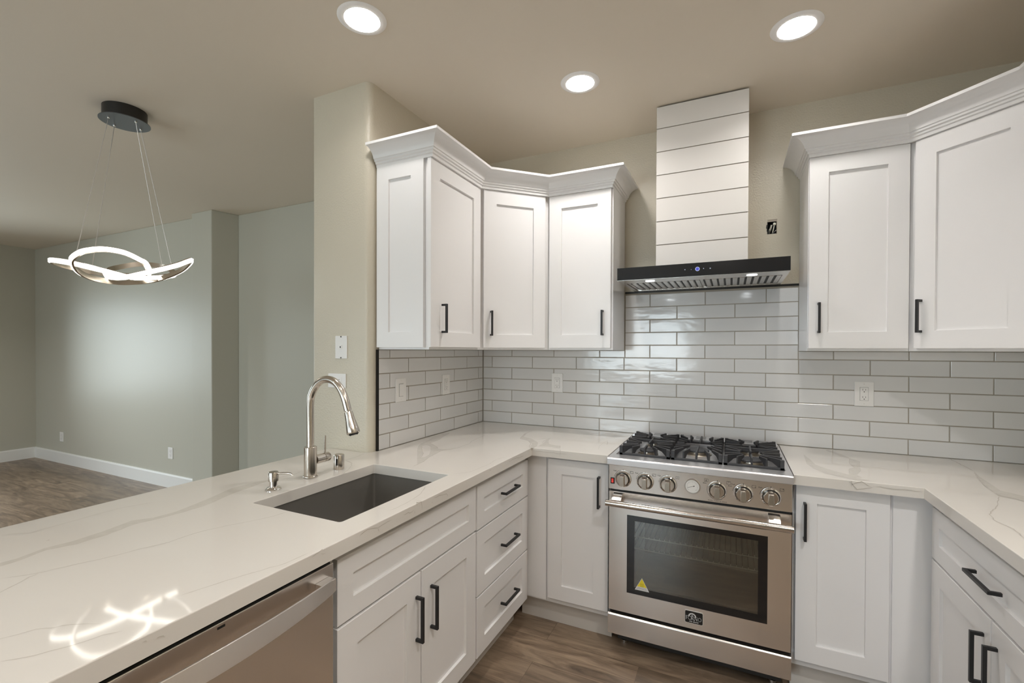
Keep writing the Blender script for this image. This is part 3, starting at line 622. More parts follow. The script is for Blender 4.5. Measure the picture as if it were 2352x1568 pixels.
# burners
BUR = [(1.218, -.487, .040), (1.218, -.262, .036), (1.4425, -.372, .052), (1.676, -.487, .048), (1.676, -.262, .043)]
for bx, by, br in BUR:
    b = MB(); b.lathe([(0, 0), (br*1.25, 0), (br*1.22, .004), (br*.95, .007), (br*.92, .015), (0, .015)], (bx, by, .9024)); o = b.build('burner', M_alum, rg, smooth=30)
    b = MB()
    for i in range(28):
        a = 2*math.pi*i/28; c, s_ = math.cos(a), math.sin(a)
        b.lathe([(.0016, 0), (.0016, .001)], (bx+c*br*.90, by+s_*br*.90, .9125), (c, s_, 0), 6)
    b.build('flame_ports', M_slot, o)
    b = MB(); b.lathe([(0, 0), (br, 0), (br*1.04, .002), (br*1.03, .006), (br*.96, .0085), (0, .009)], (bx, by, .9178)); b.build('burner_cap', M_iron, o, smooth=30)
# grates
GZ0, GZ1 = .9135, .9545
def finger(b, p, c, rin, w=.0075, z1=None):
    z1 = z1 or GZ1
    p = Vector((p[0], p[1], 0)); c = Vector((c[0], c[1], 0)); d = (c-p); L_ = d.length-rin; d.normalize(); s = Vector((-d.y, d.x, 0))*w/2
    a = p; e = p+d*L_; m = p+d*min(.012, L_*.3)
    prof = [(a, GZ0), (a, z1-.002), (a+d*.002, z1), (e, z1), (e, z1-.011), (m+d*L_*.35, z1-.020), (m, GZ0)]
    k = len(prof); b.add([q+s+Vector((0, 0, z)) for q, z in prof]+[q-s+Vector((0, 0, z)) for q, z in prof],
        [tuple(range(k)), tuple(range(k, 2*k))[::-1]]+[(i, (i+1) % k, k+(i+1) % k, k+i) for i in range(k)])
def grate(x0, x1, burners, ):
    y0, y1 = -.598, -.142; b = MB(); t = .010
    b.box((x0, y0, GZ0-.003), (x1, y0+t, GZ0+.008)); b.box((x0, y1-t, GZ0-.003), (x1, y1, GZ0+.008))
    b.box((x0, y0+t, GZ0-.003), (x0+t, y1-t, GZ0+.008)); b.box((x1-t, y0+t, GZ0-.003), (x1, y1-t, GZ0+.008))
    for x in (x0+.008, x1-.008):
        for y in (y0+.008, y1-.008): b.box((x-.008, y-.008, .9026), (x+.008, y+.008, GZ1-.0005))
    cx = (x0+x1)/2; ym = (y0+y1)/2
    if len(burners) == 2:
        b.box((x0, ym-.004, GZ1-.014), (x1, ym+.004, GZ1)); b.box((x0, ym-.006, GZ0), (x0+.009, ym+.006, GZ1)); b.box((x1-.009, ym-.006, GZ0), (x1, ym+.006, GZ1))
        for (bx, by, br), (ya, yb) in zip(burners, ((y0, ym), (ym, y1))):
            for x, xs in ((x0, 1), (x1, -1)):
                finger(b, (x+xs*.004, ya+.010 if ya == y0 else ya+.004), (bx, by), .048)
                finger(b, (x+xs*.004, by-.045), (bx, by), .048); finger(b, (x+xs*.004, by+.045), (bx, by), .048)
                finger(b, (x+xs*.004, yb-.010 if yb == y1 else yb-.004), (bx, by), .055)
            if ya == y0:
                for dx in (-.058, 0, .058): finger(b, (bx+dx, y0+.004), (bx, by), .066 if dx else .035)
            else:
                for dx in (-.045, .045): finger(b, (bx+dx, y1-.004), (bx, by), .066)
            finger(b, (bx, ym), (bx, by), .034, .008)
    else:
        bx, by, br = burners[0]
        for x, xs in ((x0, 1), (x1, -1)):
            for yy in (y0+.010, -.510, -.440, -.372, -.305, -.240, y1-.010):
                finger(b, (x+xs*.004, yy), (bx, by), .070 if abs(yy-by) < .16 else .15)
        for dx in (-.055, 0, .055): finger(b, (bx+dx, y0+.004), (bx, by), .15 if dx else .045, .008)
        for dx in (-.055, 0, .055): finger(b, (bx+dx, y1-.004), (bx, by), .17 if dx else .045, .008)
    b.build('grate', M_iron, rg, bev=.0012, seg=1)
grate(1.099, 1.334, BUR[:2]); grate(1.340, 1.558, [(1.449, -.365, .05)]); grate(1.564, 1.799, BUR[3:])
# control panel
b = MB(); b.box((RX0+.001, RF, .756), (RX1-.001, RF+.05, .8775)); b.build('control_panel', M_ss, rg, bev=.0015)
TP = frame_T((0, RF, 0), (1, 0, 0), (0, -1, 0))
def knob(x, z, r=.0385):
    b = MB(); b.lathe([(0, 0), (r, 0), (r*1.0, .003), (r*.96, .008), (r*.86, .010), (r*.80, .007), (0, .006)], (x, RF-.0002, z), (0, -1, 0), 36)
    k = b.build('knob', M_chrome, rg, smooth=40)
    b = MB(); b.lathe([(0, 0), (r*.80, 0), (r*.79, .001), (r*.60, .0012), (0, .0012)], (x, RF-.0063, z), (0, -1, 0), 36); b.build('knob_gap', M_slot, k, smooth=30)
    b = MB(); rr = r*.74; b.lathe([(0, 0), (rr, 0), (rr, .012), (rr*.93, .015), (0, .0155)], (x, RF-.007, z), (0, -1, 0), 36)
    w = r*.30
    # raised grip bar, flaring towards its foot
    b.add([(x-w, RF-.020, z+rr*.93), (x+w, RF-.020, z+rr*.93), (x+w*1.1, RF-.020, z-rr*.97), (x-w*1.1, RF-.020, z-rr*.97),
           (x-w*.8, RF-.034, z+rr*.62), (x+w*.8, RF-.034, z+rr*.62), (x+w*.95, RF-.037, z-rr*.93), (x-w*.95, RF-.037, z-rr*.93)],
          [(3, 2, 1, 0), (4, 5, 6, 7), (0, 1, 5, 4), (1, 2, 6, 5), (2, 3, 7, 6), (3, 0, 4, 7)])
    b.build('knob_grip', M_nick, k, bev=.0012, smooth=30)
KX = [1.131, 1.233, 1.335, 1.540, 1.642, 1.745]; KZ = .8100
for x in KX: knob(x, KZ)
b = MB()
def arc(cx, cz, r, a0, a1, w=.0012):
    n = 22; vs = []
    for i in range(n+1):
        a = math.radians(a0+(a1-a0)*i/n)
        for rr in (r-w/2, r+w/2):
            for d in (.0002, .0005): vs.append((cx+rr*math.cos(a), RF-d, cz+rr*math.sin(a)))
    fs = []
    for i in range(n):
        o = i*4; fs += [(o+1, o+3, o+7, o+5), (o, o+1, o+5, o+4), (o+3, o+2, o+6, o+7), (o+2, o, o+4, o+6)]
    b.add(vs, fs)
def rectl(x0, z0, x1, z1, w=.0009):
    for a, c in (((x0, z0), (x1, z0+w)), ((x0, z1-w), (x1, z1)), ((x0, z0), (x0+w, z1)), ((x1-w, z0), (x1, z1))): b.box((a[0], RF-.0005, a[1]), (c[0], RF-.0001, c[1]))
DOT = [(-.0045, .0025), (-.0045, -.0025), (0, 0), None, (.0045, -.0025), (.0045, .0025)]
for i, x in enumerate(KX):
    if i != 3:
        arc(x, KZ, .0415, 105, 172); ix = x+.0400; iz = KZ+.0345
        rectl(ix-.0075, iz-.0055, ix+.0075, iz+.0055); d = DOT[i]; b.lathe([(.0014, 0), (.0014, .0004)], (ix+d[0], RF-.0001, iz+d[1]), (0, -1, 0), 10)
    else:
        arc(x, KZ, .0415, 160, 300); rectl(x-.053, KZ+.032, x-.037, KZ+.045); rectl(x+.037, KZ+.032, x+.053, KZ+.045)
        b.box((x-.0485, RF-.0004, KZ+.035), (x-.0415, RF-.0001, KZ+.0365)); b.box((x-.046, RF-.0004, KZ+.0365), (x-.044, RF-.0001, KZ+.042)); b.box((x+.0415, RF-.0004, KZ+.041), (x+.0485, RF-.0001, KZ+.0425))
    b.add([(x-.002, RF-.0004, KZ+.0400), (x+.002, RF-.0004, KZ+.0400), (x, RF-.0004, KZ+.0450)], [(0, 1, 2)])
b.build('printed_marks', M_print, rg)
for i, x in enumerate(KX):
    if i != 3: text('Push', .0074, TP @ Matrix.Translation((x-.0390, .0004, KZ+.0345)), M_print, rg)
text('Bake', .0074, TP @ Matrix.Translation((1.540-.051, .0004, KZ+.026)), M_print, rg)
text('Broil', .0074, TP @ Matrix.Translation((1.540+.050, .0004, KZ+.026)), M_print, rg)
text('PUSH, TURN & HOLD', .0070, TP @ Matrix.Translation((1.541, .0004, KZ-.0475)), M_print, rg, space=1.15)
# oven thermometer
b = MB(); gx, gz = 1.4385, .8145; b.lathe([(0, 0), (.0335, 0), (.0345, .003), (.0335, .006), (.0305, .006), (.0292, .0035), (0, .0035)], (gx, RF-.0002, gz), (0, -1, 0), 40); g_ = b.build('oven_thermometer', M_chrome, rg, smooth=30)
b = MB(); b.lathe([(0, 0), (.0288, 0), (.0288, .0006), (0, .0006)], (gx, RF-.0038, gz), (0, -1, 0), 40); b.build('dial', M_dial, g_)
b = MB()
for i in range(25):
    a = math.radians(225-i*270/24); r0, r1 = (.0205, .0240) if i % 4 else (.0185, .0240)
    c, s_ = math.cos(a), math.sin(a); w = .0003
    b.add([(gx+c*r0-s_*w, RF-.0047, gz+s_*r0+c*w), (gx+c*r0+s_*w, RF-.0047, gz+s_*r0-c*w), (gx+c*r1+s_*w, RF-.0047, gz+s_*r1-c*w), (gx+c*r1-s_*w, RF-.0047, gz+s_*r1+c*w)], [(0, 1, 2, 3)])
a = math.radians(18); c, s_ = math.cos(a), math.sin(a)
for r0, r1, w in ((-.021, .008, .0006), (.004, .010, .0016)):
    b.add([(gx+c*r0-s_*w, RF-.0052, gz+s_*r0+c*w), (gx+c*r0+s_*w, RF-.0052, gz+s_*r0-c*w), (gx+c*r1+s_*w, RF-.0052, gz+s_*r1-c*w), (gx+c*r1-s_*w, RF-.0052, gz+s_*r1+c*w)], [(0, 1, 2, 3)])
b.build('needle_and_scale', M_print, g_)
# power rocker
b = MB(); b.box((1.0715, RF-.003, .7815), (1.0905, RF+.001, .8115)); s1 = b.build('power_switch', M_bglass, rg, bev=.001)
b = MB(); b.prism([(-.0045, .7865), (-.0075, .790), (-.0045, .7965), (-.0075, .803), (-.0045, .8065), (-.003, .8065), (-.003, .7865)], 1.0765, 1.0855, 'x')
b.v = [Vector((v[0], RF+v[1], v[2])) for v in b.v]; b.build('rocker', M_red, s1, bev=.0005)
text('I', .006, TP @ Matrix.Translation((1.081, .0078, .7995)), M_stw, s1); text('O', .0045, TP @ Matrix.Translation((1.081, .0078, .7915)), M_stw, s1)
# oven door
DF = -.655; dz0, dz1 = .172, .7445; wx0, wx1, wz0, wz1 = 1.1495, 1.7355, .270, .640; ix0, ix1, iz0, iz1 = 1.184, 1.700, .302, .616
b = MB()
b.box((RX0+.002, DF, dz0), (ix0, RF+.03, dz1)); b.box((ix1, DF, dz0), (RX1-.002, RF+.03, dz1))
b.box((ix0, DF, dz0), (ix1, RF+.03, iz0)); b.box((ix0, DF, iz1), (ix1, RF+.03, dz1))
dr = b.build('oven_door', M_ss, rg)
b = MB(); e = .0012
b.box((wx0, DF-e, wz0), (ix0, DF-.0001, wz1)); b.box((ix1, DF-e, wz0), (wx1, DF-.0001, wz1)); b.box((ix0, DF-e, wz0), (ix1, DF-.0001, iz0)); b.box((ix0, DF-e, iz1), (ix1, DF-.0001, wz1))
b.build('window_border', M_bglass, dr)
b = MB(); b.box((ix0+.0005, DF-e, iz0+.0005), (ix1-.0005, DF+.002, iz1-.0005)); b.build('window_glass', M_oglass, dr)
# oven cavity just behind the door glass with two racks: cut from the body as a lined box
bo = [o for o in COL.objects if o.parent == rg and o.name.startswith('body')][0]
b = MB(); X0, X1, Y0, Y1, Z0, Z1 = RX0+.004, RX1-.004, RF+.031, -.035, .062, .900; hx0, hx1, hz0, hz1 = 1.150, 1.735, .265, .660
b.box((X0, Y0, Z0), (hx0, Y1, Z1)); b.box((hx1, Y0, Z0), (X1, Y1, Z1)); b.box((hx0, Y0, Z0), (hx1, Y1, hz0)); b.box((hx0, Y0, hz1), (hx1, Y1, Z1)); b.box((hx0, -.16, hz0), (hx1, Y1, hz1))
bpy.data.objects.remove(bo); b.build('body', M_dark, rg)  # dark body colour stands in for shade in the panel and door gaps
b = MB(); yb = -.17; w = .003
b.box((hx0+.001, Y0+.001, hz0+.001), (hx0+w, yb, hz1-.001)); b.box((hx1-w, Y0+.001, hz0+.001), (hx1-.001, yb, hz1-.001)); b.box((hx0+w, Y0+.001, hz0+.001), (hx1-w, yb, hz0+w)); b.box((hx0+w, Y0+.001, hz1-w), (hx1-w, yb, hz1-.001)); b.box((hx0+w, yb, hz0+w), (hx1-w, yb+.005, hz1-w))
b.build('oven_liner', M_oven, rg)
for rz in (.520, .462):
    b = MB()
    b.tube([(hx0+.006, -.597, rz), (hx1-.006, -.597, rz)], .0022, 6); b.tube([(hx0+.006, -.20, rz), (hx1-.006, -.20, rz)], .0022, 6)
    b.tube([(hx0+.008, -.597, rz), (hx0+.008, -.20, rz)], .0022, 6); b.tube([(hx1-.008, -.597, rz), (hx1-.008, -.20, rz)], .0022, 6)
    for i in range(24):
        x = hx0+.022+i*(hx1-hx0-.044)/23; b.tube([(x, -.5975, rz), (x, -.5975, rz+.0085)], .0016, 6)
    o = b.build('oven_rack', M_wirew, rg, smooth=50); b = MB()  # pale colour stands in for light on the rack front
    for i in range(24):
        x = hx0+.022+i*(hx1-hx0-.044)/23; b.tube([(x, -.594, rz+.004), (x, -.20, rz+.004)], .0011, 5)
    b.build('rack_wires', M_iron, o, smooth=50)  # darker than the front bars: shade inside the oven put into the colour
# handle
b = MB(); b.tube([(RX0+.001, -.722, .706), (RX1-.001, -.722, .706)], .0150, 24); h_ = b.build('handle', M_ssh, dr, smooth=40, bev=.0015)
for hx in (1.108, 1.757):
    b = MB(); b.prism([(DF-.0002, .742), (DF-.0002, .690), (-.705, .694), (-.714, .706), (-.706, .719), (-.690, .730)], hx-.0225, hx+.0225, 'x'); b.build('handle_bracket', M_ss, h_, bev=.002)
# badge
b = MB(); bx0, bx1, bz0, bz1 = 1.4095, 1.4865, .1975, .2535
def rr3(b, x0, z0, x1, z1, r, ya, yb):
    p = rrect(x0, z0, x1, z1, r); b.prism(p, ya, yb, 'y')
rr3(b, bx0, bz0, bx1, bz1, .006, DF-.0022, DF-.0001); bd = b.build('badge', M_silver, dr)
b = MB(); rr3(b, bx0+.0018, bz0+.0018, bx1-.0018, bz1-.0018, .0048, DF-.0026, DF-.0020); b.build('badge_field', M_bglass, bd)
# badge lettering drawn with a broad nib
b = MB(); YB = DF-.0030
def stroke(p, w):
    for i in range(len(p)-1):
        a, c = Vector((p[i][0], p[i][1])), Vector((p[i+1][0], p[i+1][1])); d = (c-a).normalized(); s = Vector((-d.y, d.x))*w/2; e_ = d*w*.25
        q = [a-e_+s, a-e_-s, c+e_-s, c+e_+s]; b.add([(v.x, YB, v.y) for v in q]+[(v.x, YB+.0003, v.y) for v in q], [(0, 1, 2, 3), (4, 5, 1, 0), (5, 6, 2, 1), (6, 7, 3, 2), (7, 4, 0, 3)])
def glyph(ch, x, z, s):
    P2 = lambda l: [(x+a*s, z+c*s) for a, c in l]
    if ch == 'F': stroke(P2([(.1, 0), (.1, 1)]), .0016); stroke(P2([(-.02, 0), (.24, 0)]), .0006); stroke(P2([(-.02, 1), (.55, 1)]), .0008); stroke(P2([(.55, 1), (.55, .86)]), .0006); stroke(P2([(.1, .52), (.42, .52)]), .0008)
    if ch == 'O': stroke([(x+s*(.45+.42*math.cos(t*math.pi/12)), z+s*(.5+.5*math.sin(t*math.pi/12))) for t in range(25)], .0013)
    if ch == 'R':
        stroke(P2([(.1, 0), (.1, 1)]), .0016); stroke(P2([(-.02, 0), (.24, 0)]), .0006)
        stroke(P2([(-.02, 1), (.3, 1), (.47, .92), (.52, .75), (.45, .6), (.3, .52), (.1, .52)]), .0010); stroke(P2([(.28, .52), (.62, 0), (.74, -.02)]), .0015)
    if ch == 'N': stroke(P2([(.1, 0), (.1, 1)]), .0008); stroke(P2([(.02, 1), (.1, 1), (.75, 0)]), .0016); stroke(P2([(.75, 0), (.75, 1)]), .0008); stroke(P2([(.62, 1), (.88, 1)]), .0006); stroke(P2([(-.02, 0), (.22, 0)]), .0006)
GS = .0155; zz = .2135
for ch, x in (('F', 1.4145), ('O', 1.4240), ('R', 1.4385), ('N', 1.4500), ('O', 1.4655)): glyph(ch, x, zz, GS)
cxb, czb = 1.4415, .2275
for k in range(10):     # brick arch of the emblem
    a0 = math.pi*k/10+.03; a1 = math.pi*(k+1)/10-.03; q = []
    for a, r_ in ((a0, .0115), (a1, .0115), (a1, .0170), (a0, .0170)): q.append((cxb+r_*math.cos(a), YB, czb+r_*math.sin(a)))
    b.add(q, [(0, 1, 2, 3)])
stroke([(cxb-.004, czb+.001), (cxb-.002, czb+.006), (cxb, czb+.0085), (cxb+.002, czb+.005), (cxb+.004, czb+.001)], .0018)
b.build('lettering', M_stw, bd)
text('Alta Qualità', .0080, frame_T((1.4475, YB, .2065), (1, 0, 0), (0, -1, 0)), M_stw, bd, shear=.45)
# warning sticker
b = MB(); b.m = 0; ys = DF-.0016
tri = [(1.1875, .2935), (1.2535, .2935), (1.2205, .3530)]
b.add([(x, ys, z) for x, z in tri], [(0, 1, 2)]); b.m = 1
b.add([(1.1985, ys-.0002, .3105), (1.2425, ys-.0002, .3105), (1.2205, ys-.0002, .3500)], [(0, 1, 2)]); st = b.build('warning_sticker', [M_stw, M_yel], dr)
b = MB()
YB = ys-.0005
for k in (-1, 0, 1): stroke([(1.2205+k*.0055-.001, .3145), (1.2205+k*.0055+.001, .319), (1.2205+k*.0055-.001, .3235), (1.2205+k*.0055+.0012, .328)], .0009)
stroke([(1.2120, .3125), (1.2290, .3125)], .0007)
for k, (xa, xb_) in enumerate(((1.2010, 1.2400), (1.1980, 1.2430), (1.1955, 1.2455))): stroke([(xa, .3065-k*.0038), (xb_, .3065-k*.0038)], .0007)
b.build('printed_marks', M_print, st)
# kick panel and feet
b = MB(); b.box((RX0+.001, -.667, .064), (RX1-.001, RF+.03, .155)); b.prism([(-.667, .155), (-.663, .1605), (-.640, .1605), (-.640, .155)], RX0+.001, RX1-.001, 'x'); b.build('kick_panel', M_ss, rg, bev=.001)
for fx in (RX0+.06, RX1-.06):
    for fy in (-.555, -.10):
        b = MB(); b.lathe([(0, 0), (.020, 0), (.020, .012), (.014, .014), (.014, .0875), (0, .0875)], (fx, fy, FZ), n=20); b.build('foot', M_chrome, rg, smooth=30)
b = MB(); b.box((RX0+.03, -.58, -.006), (RX1-.03, -.55, .060)); b.build('underside_shade_panel', M_dark, rg)  # dark sheet added below the range in place of its shade

# ------------------------------------------------------------------ range hood
hd = thing('range_hood', (1.4425, -.25, 1.775), 'stainless under-mount range hood with a black touch control front', 'range hood')
HX0, HX1, HF = 1.061, 1.825, -.500; HZ0, HZ1 = 1.776, 1.8395
b = MB(); b.box((HX0, HF+.004, HZ0+.012), (HX1, .006, HZ1)); b.box((HX0, HF+.004, HZ0), (HX0+.02, .006, HZ0+.012)); b.box((HX1-.02, HF+.004, HZ0), (HX1, .006, HZ0+.012))
b.box((HX0+.02, HF+.004, HZ0), (HX1-.02, HF+.125, HZ0+.012)); b.box((HX0+.02, -.045, HZ0), (HX1-.02, .006, HZ0+.012))
b.build('body', M_ss, hd)
b = MB(); b.box((HX0, HF, HZ0+.001), (HX1, HF+.0038, HZ1)); fp = b.build('control_front', M_hoodglass, hd, bev=.0008)
THd = frame_T((0, HF, 0), (1, 0, 0), (0, -1, 0)); bz = 1.8095
b = MB(); b.lathe([(0, 0), (.0095, 0), (.0095, .0008), (0, .0008)], (1.443, HF-.0001, bz), (0, -1, 0), 28); o = b.build('power_button', M_icon, fp)
b = MB(); b.lathe([(0, 0), (.0078, 0), (.0078, .0004), (0, .0004)], (1.443, HF-.001, bz), (0, -1, 0), 28); b.build('button_centre', M_blue, o)
for x, s_ in ((1.387, '+'), (1.415, '-'), (1.470, '+'), (1.499, 'o')): text(s_, .010, THd @ Matrix.Translation((x, .0003, bz)), M_icon, fp, name='touch_icon')
for k in range(2):
    fx0 = HX0+.024+k*.360; b = MB(); b.m = 0; nsl = 11
    y0f, y1f = HF+.129, -.049; b.box((fx0, y0f, HZ0+.004), (fx0+.356, y1f, HZ0+.0118))
    for i in range(nsl):
        x = fx0+.020+i*.0315; b.m = 0; b.box((x+.004, y0f+.02, HZ0+.0005), (x+.023, y1f-.02, HZ0+.0041)); b.m = 1; b.box((x-.006, y0f+.018, HZ0+.0032), (x+.0038, y1f-.018, HZ0+.0039))
    b.build('baffle_filter', [M_ss, M_slot], hd)
for x in (1.214, 1.676):
    b = MB(); b.lathe([(0, 0), (.023, 0), (.023, .0015), (.0, .0015)], (x, -.430, HZ0-.0017), n=28); b.build('hood_lamp', M_hoodlamp, hd)
    l = bpy.data.lights.new('hood_bulb', 'AREA'); l.shape = 'DISK'; l.size = .05; l.energy = .35; l.color = (.9, .95, 1); o = bpy.data.objects.new('hood_bulb', l); COL.objects.link(o); o.location = (x, -.430, HZ0-.004)
# shiplap duct cover
b = MB(); cx0, cx1, cf = 1.2215, 1.6625, -.290; zs = [1.8400, 1.861, 1.9855, 2.1105, 2.2345, 2.3585, 2.4825, 2.6065, 2.7215]; gp = .0022
b.m = 1; b.box((cx0+.004, cf+.004, 1.8400), (cx1-.004, .006, 2.7215)); b.m = 0
for i in range(len(zs)-1):
    z0, z1 = zs[i]+(gp if i else 0), zs[i+1]-(gp if i < len(zs)-2 else 0)
    b.box((cx0, cf, z0), (cx1, cf+.012, z1)); b.box((cx0, cf+.012, z0), (cx0+.012, .007, z1)); b.box((cx1-.012, cf+.012, z0), (cx1, .007, z1))
tag(b.build('duct_cover', [M_plank, M_grout_dark], bev=.0006, seg=1), 'white shiplap duct cover rising from the range hood to the ceiling', 'duct cover')

# ------------------------------------------------------------------ dishwasher
dw = thing('dishwasher', (.35, -2.25, FZ), 'stainless steel dishwasher with a bowed bar handle, left of the sink cabinet', 'dishwasher')
DX = .628
b = MB(); b.box((.03, -2.555, .10), (.600, -1.950, .868)); b.build('body', M_dark, dw)
b = MB(); b.box((.600, -2.553, .105), (DX, -1.9515, .8465)); dd = b.build('door', M_ss, dw, bev=.002)
b = MB(); b.box((.600, -2.553, .8475), (.6165, -1.9515, .8705)); b.build('control_strip', M_bglass, dw)
b = MB(); b.box((.05, -2.553, FZ), (.545, -1.952, .10)); b.build('toe_kick', M_dark, dw)
b = MB(); n = 24; vs = []; ya, yb = -1.966, -2.538
for i in range(n+1):
    t = i/n; y = ya+(yb-ya)*t; s_ = math.sin(math.pi*t); x = DX+.026+.030*s_**.8; hh = .016+.008*s_**.7; zc = .800
    vs += [(x-.0045, y, zc-hh), (x, y, zc-hh), (x-.004, y, zc+hh), (x-.0085, y, zc+hh)]
b.add(vs, b.ring(n+1, 4)+[(0, 1, 2, 3), (4*n+3, 4*n+2, 4*n+1, 4*n)])
for y0 in (ya, yb+.046):
    b.box((DX+.0002, y0-.046, .788), (DX+.0255, y0, .8155))
b.build('handle', M_ssl, dd, bev=.0012, label='bowed flat bar handle')
b = MB(); b.box((DX+.0001, -2.262, .834), (DX+.0006, -2.246, .839)); b.build('status_light', M_slot, dd)

# ------------------------------------------------------------------ faucet, soap pump, air gap
fa = thing('kitchen_faucet', (.090, -1.562, CT), 'brushed nickel gooseneck pull-down faucet with a side lever, standing behind the sink', 'faucet')
fx, fy = .090, -1.562
b = MB(); b.lathe([(0, 0), (.0265, 0), (.0275, .002), (.0275, .006), (.0262, .008), (.0240, .009), (.0240, .120), (.0225, .122), (.0145, .122), (0, .122)], (fx, fy, CT+.0002), n=40); b.build('base', M_nick, fa, smooth=35)
arcp = [(fx, fy, 1.034), (fx, fy, 1.12), (fx, fy, 1.205), (.098, fy, 1.243), (.120, fy, 1.276), (.150, fy, 1.298), (.186, fy, 1.305), (.221, fy, 1.296), (.250, fy, 1.272), (.271, fy, 1.238), (.285, fy, 1.200), (.2885, fy, 1.190)]
b = MB(); b.tube(spline(arcp, 6), .0139, 24); b.build('gooseneck', M_nick, fa, smooth=40)
b = MB(); hd0 = Vector((.2893, fy, 1.1880)); ax = Vector((.027, 0, -.082)).normalized()
b.lathe([(0, 0), (.0105, 0), (.0105, .003), (.0150, .0035), (.0158, .010), (.0174, .030), (.0212, .058), (.0243, .078), (.0240, .084), (.0222, .087), (0, .0875)], hd0, ax, 36); hd_ = b.build('spray_head', M_nick, fa, smooth=40)
b = MB(); c0 = hd0+ax*.0874; b.lathe([(0, 0), (.0190, 0), (.0172, .003), (0, .003)], c0, ax, 28)
for i in range(14):
    a = 2*math.pi*i/14; e1 = Vector((0, 1, 0)); e2 = ax.cross(e1); b.lathe([(.0012, 0), (.0010, .0055)], c0+(e1*math.cos(a)+e2*math.sin(a))*.014, ax, 6)
b.build('spray_face', M_slot, hd_)
b = MB(); b.lathe([(0, 0), (.0185, 0), (.0185, .040), (.0168, .0405), (.0168, .043), (.0185, .0435), (.0185, .066), (.0165, .069), (0, .0695)], (fx, fy+.0225, .979), (0, 1, 0), 32); v_ = b.build('valve', M_nick, fa, smooth=35)
b = MB(); b.tube([(fx, fy+.072, .994), (fx, fy+.073, 1.068)], [.0046, .0038], 14); b.build('lever', M_nick, v_, smooth=40)
sp = thing('soap_dispenser', (.101, -1.733, CT), 'brushed nickel soap dispenser pump with a thin spout, left of the faucet', 'soap dispenser')
c = (.101, -1.733, CT+.0002)
b = MB(); b.lathe([(0, 0), (.0262, 0), (.0265, .003), (.022, .008), (.014, .010), (.0135, .032), (0, .032)], c, n=32); b.build('base', M_chrome, sp, smooth=35)
b = MB(); b.lathe([(0, 0), (.0172, 0), (.0172, .029), (.0155, .033), (.010, .0345), (0, .035)], (c[0], c[1], CT+.031), n=32); pp_ = b.build('pump_head', M_nick, sp, smooth=35)
b = MB(); b.tube(spline([(c[0]+.014, c[1]+.006, CT+.0575), (c[0]+.045, c[1]+.016, CT+.060), (c[0]+.064, c[1]+.022, CT+.0585), (c[0]+.070, c[1]+.024, CT+.052)], 5), [.0040]*8+[.0036]*8, 12); b.build('spout', M_nick, pp_, smooth=40)
b = MB(); b.lathe([(0, 0), (.0212, 0), (.0215, .003), (.0215, .058), (.0195, .0625), (.015, .064), (0, .0645)], (.094, -1.419, CT+.0002), n=36); ag = b.build('air_gap_cap', M_nick, smooth=35)
tag(ag, 'short brushed nickel air gap cap standing right of the faucet', 'air gap')
b = MB(); b.box((-.004, .0001, -.014), (.004, .0012, .014)); b.T = None
TT_ = frame_T((.094+.0214*.35, -1.419-.0214*.93, CT+.034), (.93, .35, 0), (.35, -.93, 0)); b.v = [TT_ @ Vector(v) for v in b.v]; b.build('vent_slot', M_slot, ag)

